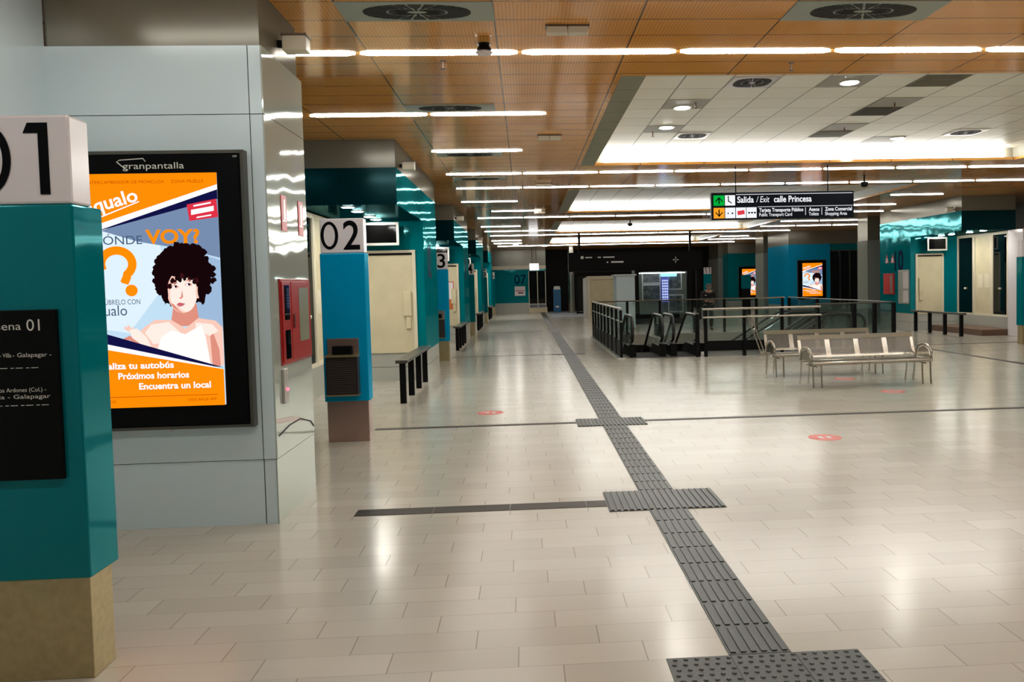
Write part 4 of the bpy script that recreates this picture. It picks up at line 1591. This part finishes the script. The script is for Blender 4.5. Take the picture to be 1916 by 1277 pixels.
def perf_material():
    m = bpy.data.materials.new('perforated_steel')
    m.use_nodes = True
    nt = m.node_tree
    b = nt.nodes['Principled BSDF']
    tc = nt.nodes.new('ShaderNodeTexCoord')
    sp = nt.nodes.new('ShaderNodeSeparateXYZ')
    nt.links.new(tc.outputs['Object'], sp.inputs[0])
    g = NG(nt)
    px = g.op('FRACT', g.op('DIVIDE', sp.outputs[0], .016))
    q = g.op('ADD', sp.outputs[1], sp.outputs[2])
    pz = g.op('FRACT', g.op('DIVIDE', q, .016))
    dx = g.op('SUBTRACT', px, .5)
    dz = g.op('SUBTRACT', pz, .5)
    d2 = g.op('ADD', g.op('MULTIPLY', dx, dx), g.op('MULTIPLY', dz, dz))
    hole = g.op('LESS_THAN', d2, .155)
    b.inputs['Base Color'].default_value = (.24, .22, .19, 1)
    b.inputs['Metallic'].default_value = 1.0
    b.inputs['Roughness'].default_value = .3
    inv = g.op('SUBTRACT', 1.0, g.op('MULTIPLY', hole, .85))
    nt.links.new(inv, b.inputs['Alpha'])
    return m


M_PERF = perf_material()
b1 = bench('near steel bench with four perforated seats facing the viewer')
b1.location = (4.52, 12.43, 0)
b1.rotation_euler = (0, 0, R(3.0))
b2 = dup(b1, (4.40, 13.95, 0), 'rear steel bench, mostly hidden behind the near bench')
b2.rotation_euler = (0, 0, R(2.0))

# ------------------------------------------------------------------ escalator opening: fence, glass railing, escalators
t = thing('fence', 'black barred fence along the left side of the escalator opening', 'fence', (2.2, 22, 0))
for q in range(9):
    y = 18.2 + q * .94
    MB(M_black).box(2.13, 2.19, y - .03, y + .03, 0, 1.12).build('post', t)
MB(M_alu).tube([(2.16, 18.1, 1.15), (2.16, 25.8, 1.15)], .025, 10).build('handrail', t)
b = MB(M_alu)
b.tube([(2.16, 18.16, .86), (2.16, 25.76, .86)], .018, 8)
b.build('mid_rail', t)
MB(M_black).box(2.15, 2.17, 18.16, 25.76, .04, .42).build('kick_panel', t)
MB(M_glass).box(2.155, 2.165, 18.24, 25.7, .44, 1.08).build('glass_panel', t)
b = MB(M_skirt)
b.box(2.08, 2.24, 18.1, 25.8, 0, .035)
b.build('kerb', t)

t = thing('glass_railing', 'glass railing with double steel rails in front of the escalators', 'railing', (5.4, 18.2, 0))
FY = 18.2
for xx in (4.12, 5.02, 5.9, 6.78):
    MB(M_black).box(xx - .035, xx + .035, FY - .03, FY + .03, 0, 1.06 if xx < 6.7 else .9).build('post', t)
MB(M_chrome).tube([(4.05, FY, 1.09), (6.82, FY, 1.09)], .028, 10).build('handrail', t)
MB(M_chrome).tube([(4.05, FY - .05, .90), (6.82, FY - .05, .90)], .024, 10).build('mid_rail', t)
for (xa, xb) in ((4.16, 4.98), (5.06, 5.86), (5.94, 6.74)):
    MB(M_glass).box(xa, xb, FY - .006, FY + .006, .38, 1.04).build('glass_panel', t)
MB(M_black).box(4.1, 6.8, FY + .01, FY + .05, .13, .36).build('kick_panel', t)
MB(M_greywall).box(4.1, 6.8, FY + .06, FY + .12, .0, .13).build('kerb', t)

t = thing('glass_railing', 'tall glass railing with black posts right of the escalators', 'railing', (8.5, 19, 0))
for (xx, yy) in ((6.95, 18.75), (7.85, 18.75), (8.35, 18.75), (8.82, 18.75), (8.82, 21.2), (8.82, 23.8), (8.82, 26.4)):
    MB(M_black).box(xx - .04, xx + .04, yy - .04, yy + .04, 0, 1.12).build('post', t)
MB(M_brown2).tube([(6.9, 18.75, 1.13), (8.82, 18.75, 1.13), (8.82, 26.45, 1.13)], .02, 8).build('handrail', t)
for (xa, xb) in ((6.99, 7.81), (7.89, 8.31), (8.39, 8.78)):
    MB(M_glass).box(xa, xb, 18.745, 18.755, .08, 1.08).build('glass_panel', t)
for (ya_, yb_) in ((18.8, 21.15), (21.25, 23.75), (23.85, 26.35)):
    MB(M_glass).box(8.815, 8.825, ya_, yb_, .08, 1.08).build('glass_panel', t)

t = thing('glass_railing', 'rear glass railing across the far side of the escalator opening', 'railing', (5.5, 26.75, 0))
for xx in (2.3, 3.4, 4.5, 5.6, 6.7, 7.8, 8.7):
    MB(M_black).box(xx - .04, xx + .04, 26.7, 26.78, 0, 1.1).build('post', t)
MB(M_chrome).tube([(2.2, 26.74, 1.12), (8.78, 26.74, 1.12)], .025, 8).build('handrail', t)
for q in range(6):
    xa = 2.35 + q * 1.1
    MB(M_glass).box(xa, min(xa + 1.0, 8.65), 26.735, 26.745, .1, 1.06).build('glass_panel', t)


def escalator(org, ang, width, hh, flat, label, low=2.0):
    """org: middle of the landing edge; runs along local +y and goes down"""
    X = Matrix.Translation(org) @ Matrix.Rotation(ang, 4, 'Z')
    t = thing('escalator', label, 'escalator', org, 'escalators in the floor opening')
    sl = math.tan(R(30))
    yend = flat + low / sl

    def MBX(*m):
        b_ = MB(*m)
        b_.X = X
        return b_
    for sx in (-1, 1):
        xx = sx * width / 2
        bal = MBX(M_glass)
        poly = []
        rr = hh * .32
        for i in range(9):
            a = R(270) - R(180) * i / 8
            poly.append((xx - .006, rr + .02 + rr * math.cos(a) * 1.0, hh - rr + rr * math.sin(a) - .03))
        poly[0] = (xx - .006, rr + .1, .22)
        poly += [(xx - .006, flat, hh - .03), (xx - .006, yend, hh - .03 - low), (xx - .006, yend, .22 - low), (xx - .006, flat, .22)]
        bal.prism(poly, (.012, 0, 0))
        bal.build('balustrade', t)
        hr = MBX(M_rubber)
        pts = []
        for i in range(11):
            a = R(285) - R(195) * i / 10
            pts.append((xx, rr + .02 + rr * math.cos(a), hh - rr + rr * math.sin(a)))
        pts += [(xx, flat, hh), (xx, flat + .3, hh - .12), (xx, yend, hh - low)]
        hr.tube(pts, .035, 10)
        hr.build('handrail', t)
        sk = MBX(M_black)
        sk.prism([(xx - .06, .15, .0), (xx - .06, flat, 0), (xx - .06, yend, -low), (xx - .06, yend, .24 - low), (xx - .06, flat, .24), (xx - .06, .15, .24)], (.12, 0, 0))
        sk.build('skirt', t)
        nw = MBX(M_black)
        nw.box(xx - .07, xx + .07, .02, .20, 0.0, .30)
        nw.build('newel', t)
    lp = MBX(M_joint)
    lp.box(-width / 2 + .061, width / 2 - .061, .0, flat - .1, .0, .01)
    lp.build('landing_plate', t)
    stp = MBX(M_joint)
    k_ = 0
    y_ = flat - .1
    z_ = -.02
    while z_ > -low + .3:
        stp.box(-width / 2 + .062, width / 2 - .062, y_, y_ + .39, z_ - .2, z_)
        y_ += .385
        z_ -= .222
    stp.build('steps', t)
    return t


escalator((2.82, 18.45, 0), 0, .70, .95, 1.25, 'left one of the two escalators descending away from the viewer')
escalator((3.71, 18.45, 0), 0, .56, .95, 1.25, 'right one of the two escalators descending away from the viewer')
escalator((8.72, 20.55, 0), R(90), .9, .82, 1.0, 'nearer escalator behind the glass, descending to the left', 1.8)
escalator((8.5, 22.7, 0), R(90), .9, .80, 1.0, 'farther escalator behind the glass, descending to the left', 1.8)
b = MB(M_black)
pl = [(2.30, 18.36, 0), (4.05, 18.36, 0)] + [(4.05 - 1.75 * i / 10, 18.36 - .16 * math.sin(PI * i / 10), 0) for i in range(1, 10)]
b.prism(pl[:2] + pl[2:], (0, 0, .004))
tag(b.build('landing_mat'), 'dark curved plate on the floor at the escalator entrance', 'floor plate')
b = MB(M_chrome)
b.tube([(5.08, 18.08, .88), (5.35, 18.02, .08)], .02, 8).tube([(5.16, 18.08, .88), (5.43, 18.02, .08)], .02, 8)
b.tube([(5.35, 18.02, .08), (5.43, 18.02, .08)], .02, 8)
b.box(5.30, 5.48, 17.98, 18.06, 0, .07)
tag(b.build('slanted_rail'), 'slanted double steel rail leaning against the glass railing', 'rail')
t = thing('escalator_post', 'tall black post between the escalators and the glass railing', 'post', (3.93, 18.2, 0))
MB(M_black).box(3.88, 3.97, 18.16, 18.24, 0, .98).build('shaft', t, .01)
MB(M_chrome).box(3.89, 3.96, 18.17, 18.23, .981, 1.02).build('cap', t)


# ------------------------------------------------------------------ security guard behind the railing
def skin(name, pts, edges, rad, parent, m_, sub=1):
    me = bpy.data.meshes.new(name)
    off = parent_origin(parent)
    me.from_pydata([tuple(Vector(p) - off) for p in pts], edges, [])
    o = bpy.data.objects.new(name, me)
    COL.objects.link(o)
    if parent:
        o.parent = parent
    me.materials.append(m_)
    md = o.modifiers.new('skin', 'SKIN')
    md.use_smooth_shade = True
    for i, v in enumerate(me.skin_vertices[0].data):
        r_ = rad[i]
        v.radius = r_ if isinstance(r_, tuple) else (r_, r_)
        v.use_root = (i == 0)
    s = o.modifiers.new('sub', 'SUBSURF')
    s.levels = sub
    s.render_levels = sub
    return o


def person(px, py):
    M_sk = mat('person_skin', (.36, .19, .13, 1), .5)
    M_cl = mat('guard_jacket', (.006, .006, .008, 1), .7)
    M_tr = mat('guard_trousers', (.008, .008, .01, 1), .7)
    M_hr = mat('grey_hair', (.12, .11, .10, 1), .6)
    P0 = Vector((px, py, 0))
    base = thing('person', 'person in dark uniform standing behind the glass railing', 'person', P0)

    def W(*p):
        return P0 + Vector(p)
    pts = [W(0, 0, .86), W(0, -.03, 1.05), W(0, -.08, 1.25), W(0, -.12, 1.36), W(0, -.16, 1.42), W(0, -.185, 1.50), W(0, -.19, 1.57),
           W(-.10, 0, .82), W(-.11, -.01, .46), W(-.11, .02, .07), W(-.11, -.12, .03),
           W(.10, 0, .82), W(.11, -.01, .46), W(.11, .02, .07), W(.11, -.12, .03),
           W(-.19, -.10, 1.32), W(-.25, -.10, 1.08), W(-.13, -.30, 1.02), W(-.06, -.34, 1.03),
           W(.19, -.10, 1.32), W(.25, -.10, 1.08), W(.13, -.30, 1.00), W(.06, -.34, 1.01)]
    ed = [(0, 1), (1, 2), (2, 3), (3, 4), (4, 5), (5, 6), (0, 7), (7, 8), (8, 9), (9, 10), (0, 11), (11, 12), (12, 13), (13, 14),
          (3, 15), (15, 16), (16, 17), (17, 18), (3, 19), (19, 20), (20, 21), (21, 22)]
    rad = [.13, .125, .14, .11, .055, .085, .07, .085, .06, .045, .04, .085, .06, .045, .04, .06, .045, .036, .036, .06, .045, .036, .036]
    body = skin('body', pts, ed, rad, base, M_sk, 2)
    jp = [W(0, 0, .80), W(0, -.03, 1.05), W(0, -.08, 1.25), W(0, -.12, 1.35), W(0, -.15, 1.39),
          W(-.19, -.10, 1.32), W(-.255, -.10, 1.08), W(-.15, -.28, 1.025),
          W(.19, -.10, 1.32), W(.255, -.10, 1.08), W(.15, -.28, 1.005)]
    skin('jacket', jp, [(0, 1), (1, 2), (2, 3), (3, 4), (3, 5), (5, 6), (6, 7), (3, 8), (8, 9), (9, 10)],
         [(.17, .14), (.165, .14), (.18, .15), (.13, .12), .075, .082, .064, .052, .082, .064, .052], base, M_cl, 2)
    skin('trousers', [W(0, 0, .88), W(-.10, 0, .80), W(-.11, -.01, .46), W(-.11, .02, .09), W(.10, 0, .80), W(.11, -.01, .46), W(.11, .02, .09)],
         [(0, 1), (1, 2), (2, 3), (0, 4), (4, 5), (5, 6)], [.145, .105, .078, .068, .105, .078, .068], base, M_tr, 2)
    for sx in (-1, 1):
        b_ = MB(M_black)
        b_.tube([W(.11 * sx, .06, .045), W(.11 * sx, -.05, .05), W(.11 * sx, -.15, .035), W(.11 * sx, -.20, .03)], [.045, .05, .042, .02], 10)
        b_.build('shoe', base)
        hx, hz = .05 * sx, (1.03 if sx < 0 else 1.01)
        for f_ in range(4):
            skin('finger', [W(hx - sx * .01, -.35, hz + .018 - f_ * .017), W(hx - sx * .045, -.37, hz + .012 - f_ * .017), W(hx - sx * (.075 - .006 * abs(f_ - 1)), -.36, hz - .002 - f_ * .015)],
                 [(0, 1), (1, 2)], [.010, .009, .008], base, M_sk, 1)
        skin('thumb', [W(hx + sx * .01, -.335, hz + .02), W(hx - sx * .015, -.345, hz + .05), W(hx - sx * .04, -.35, hz + .06)], [(0, 1), (1, 2)], [.011, .010, .008], base, M_sk, 1)
    hb = MB(M_hr)
    for i in range(1):
        hb.lathe(W(0, -.165, 1.50), [(.092, .0), (.10, .05), (.098, .09), (.08, .125), (.045, .145), (.01, .15)], 18)
    hb.build('hair', base)
    fc = MB(M_sk)
    fc.tube([W(0, -.265, 1.525), W(0, -.295, 1.495), W(0, -.27, 1.485)], [.010, .016, .010], 8)
    fc.build('nose', base)
    for sx in (-1, 1):
        MB(M_sign).lathe(W(.032 * sx, -.268, 1.525), [(.004, -.008), (.011, 0), (.004, .008)], 10).build('eye', base)
        MB(M_sk).lathe(W(.092 * sx, -.185, 1.49), [(.006, 0), (.016, .02), (.016, .04), (.006, .055)], 8).build('ear', base)
    MB(mat('lips', (.25, .08, .07, 1), .5)).tube([W(-.022, -.262, 1.452), W(0, -.272, 1.45), W(.022, -.262, 1.452)], .006, 6).build('mouth', base)
    MB(M_alu).box(px - .16, px - .10, py - .245, py - .22, 1.22, 1.25).build('badge', base)
    return base


person(6.48, 28.2)
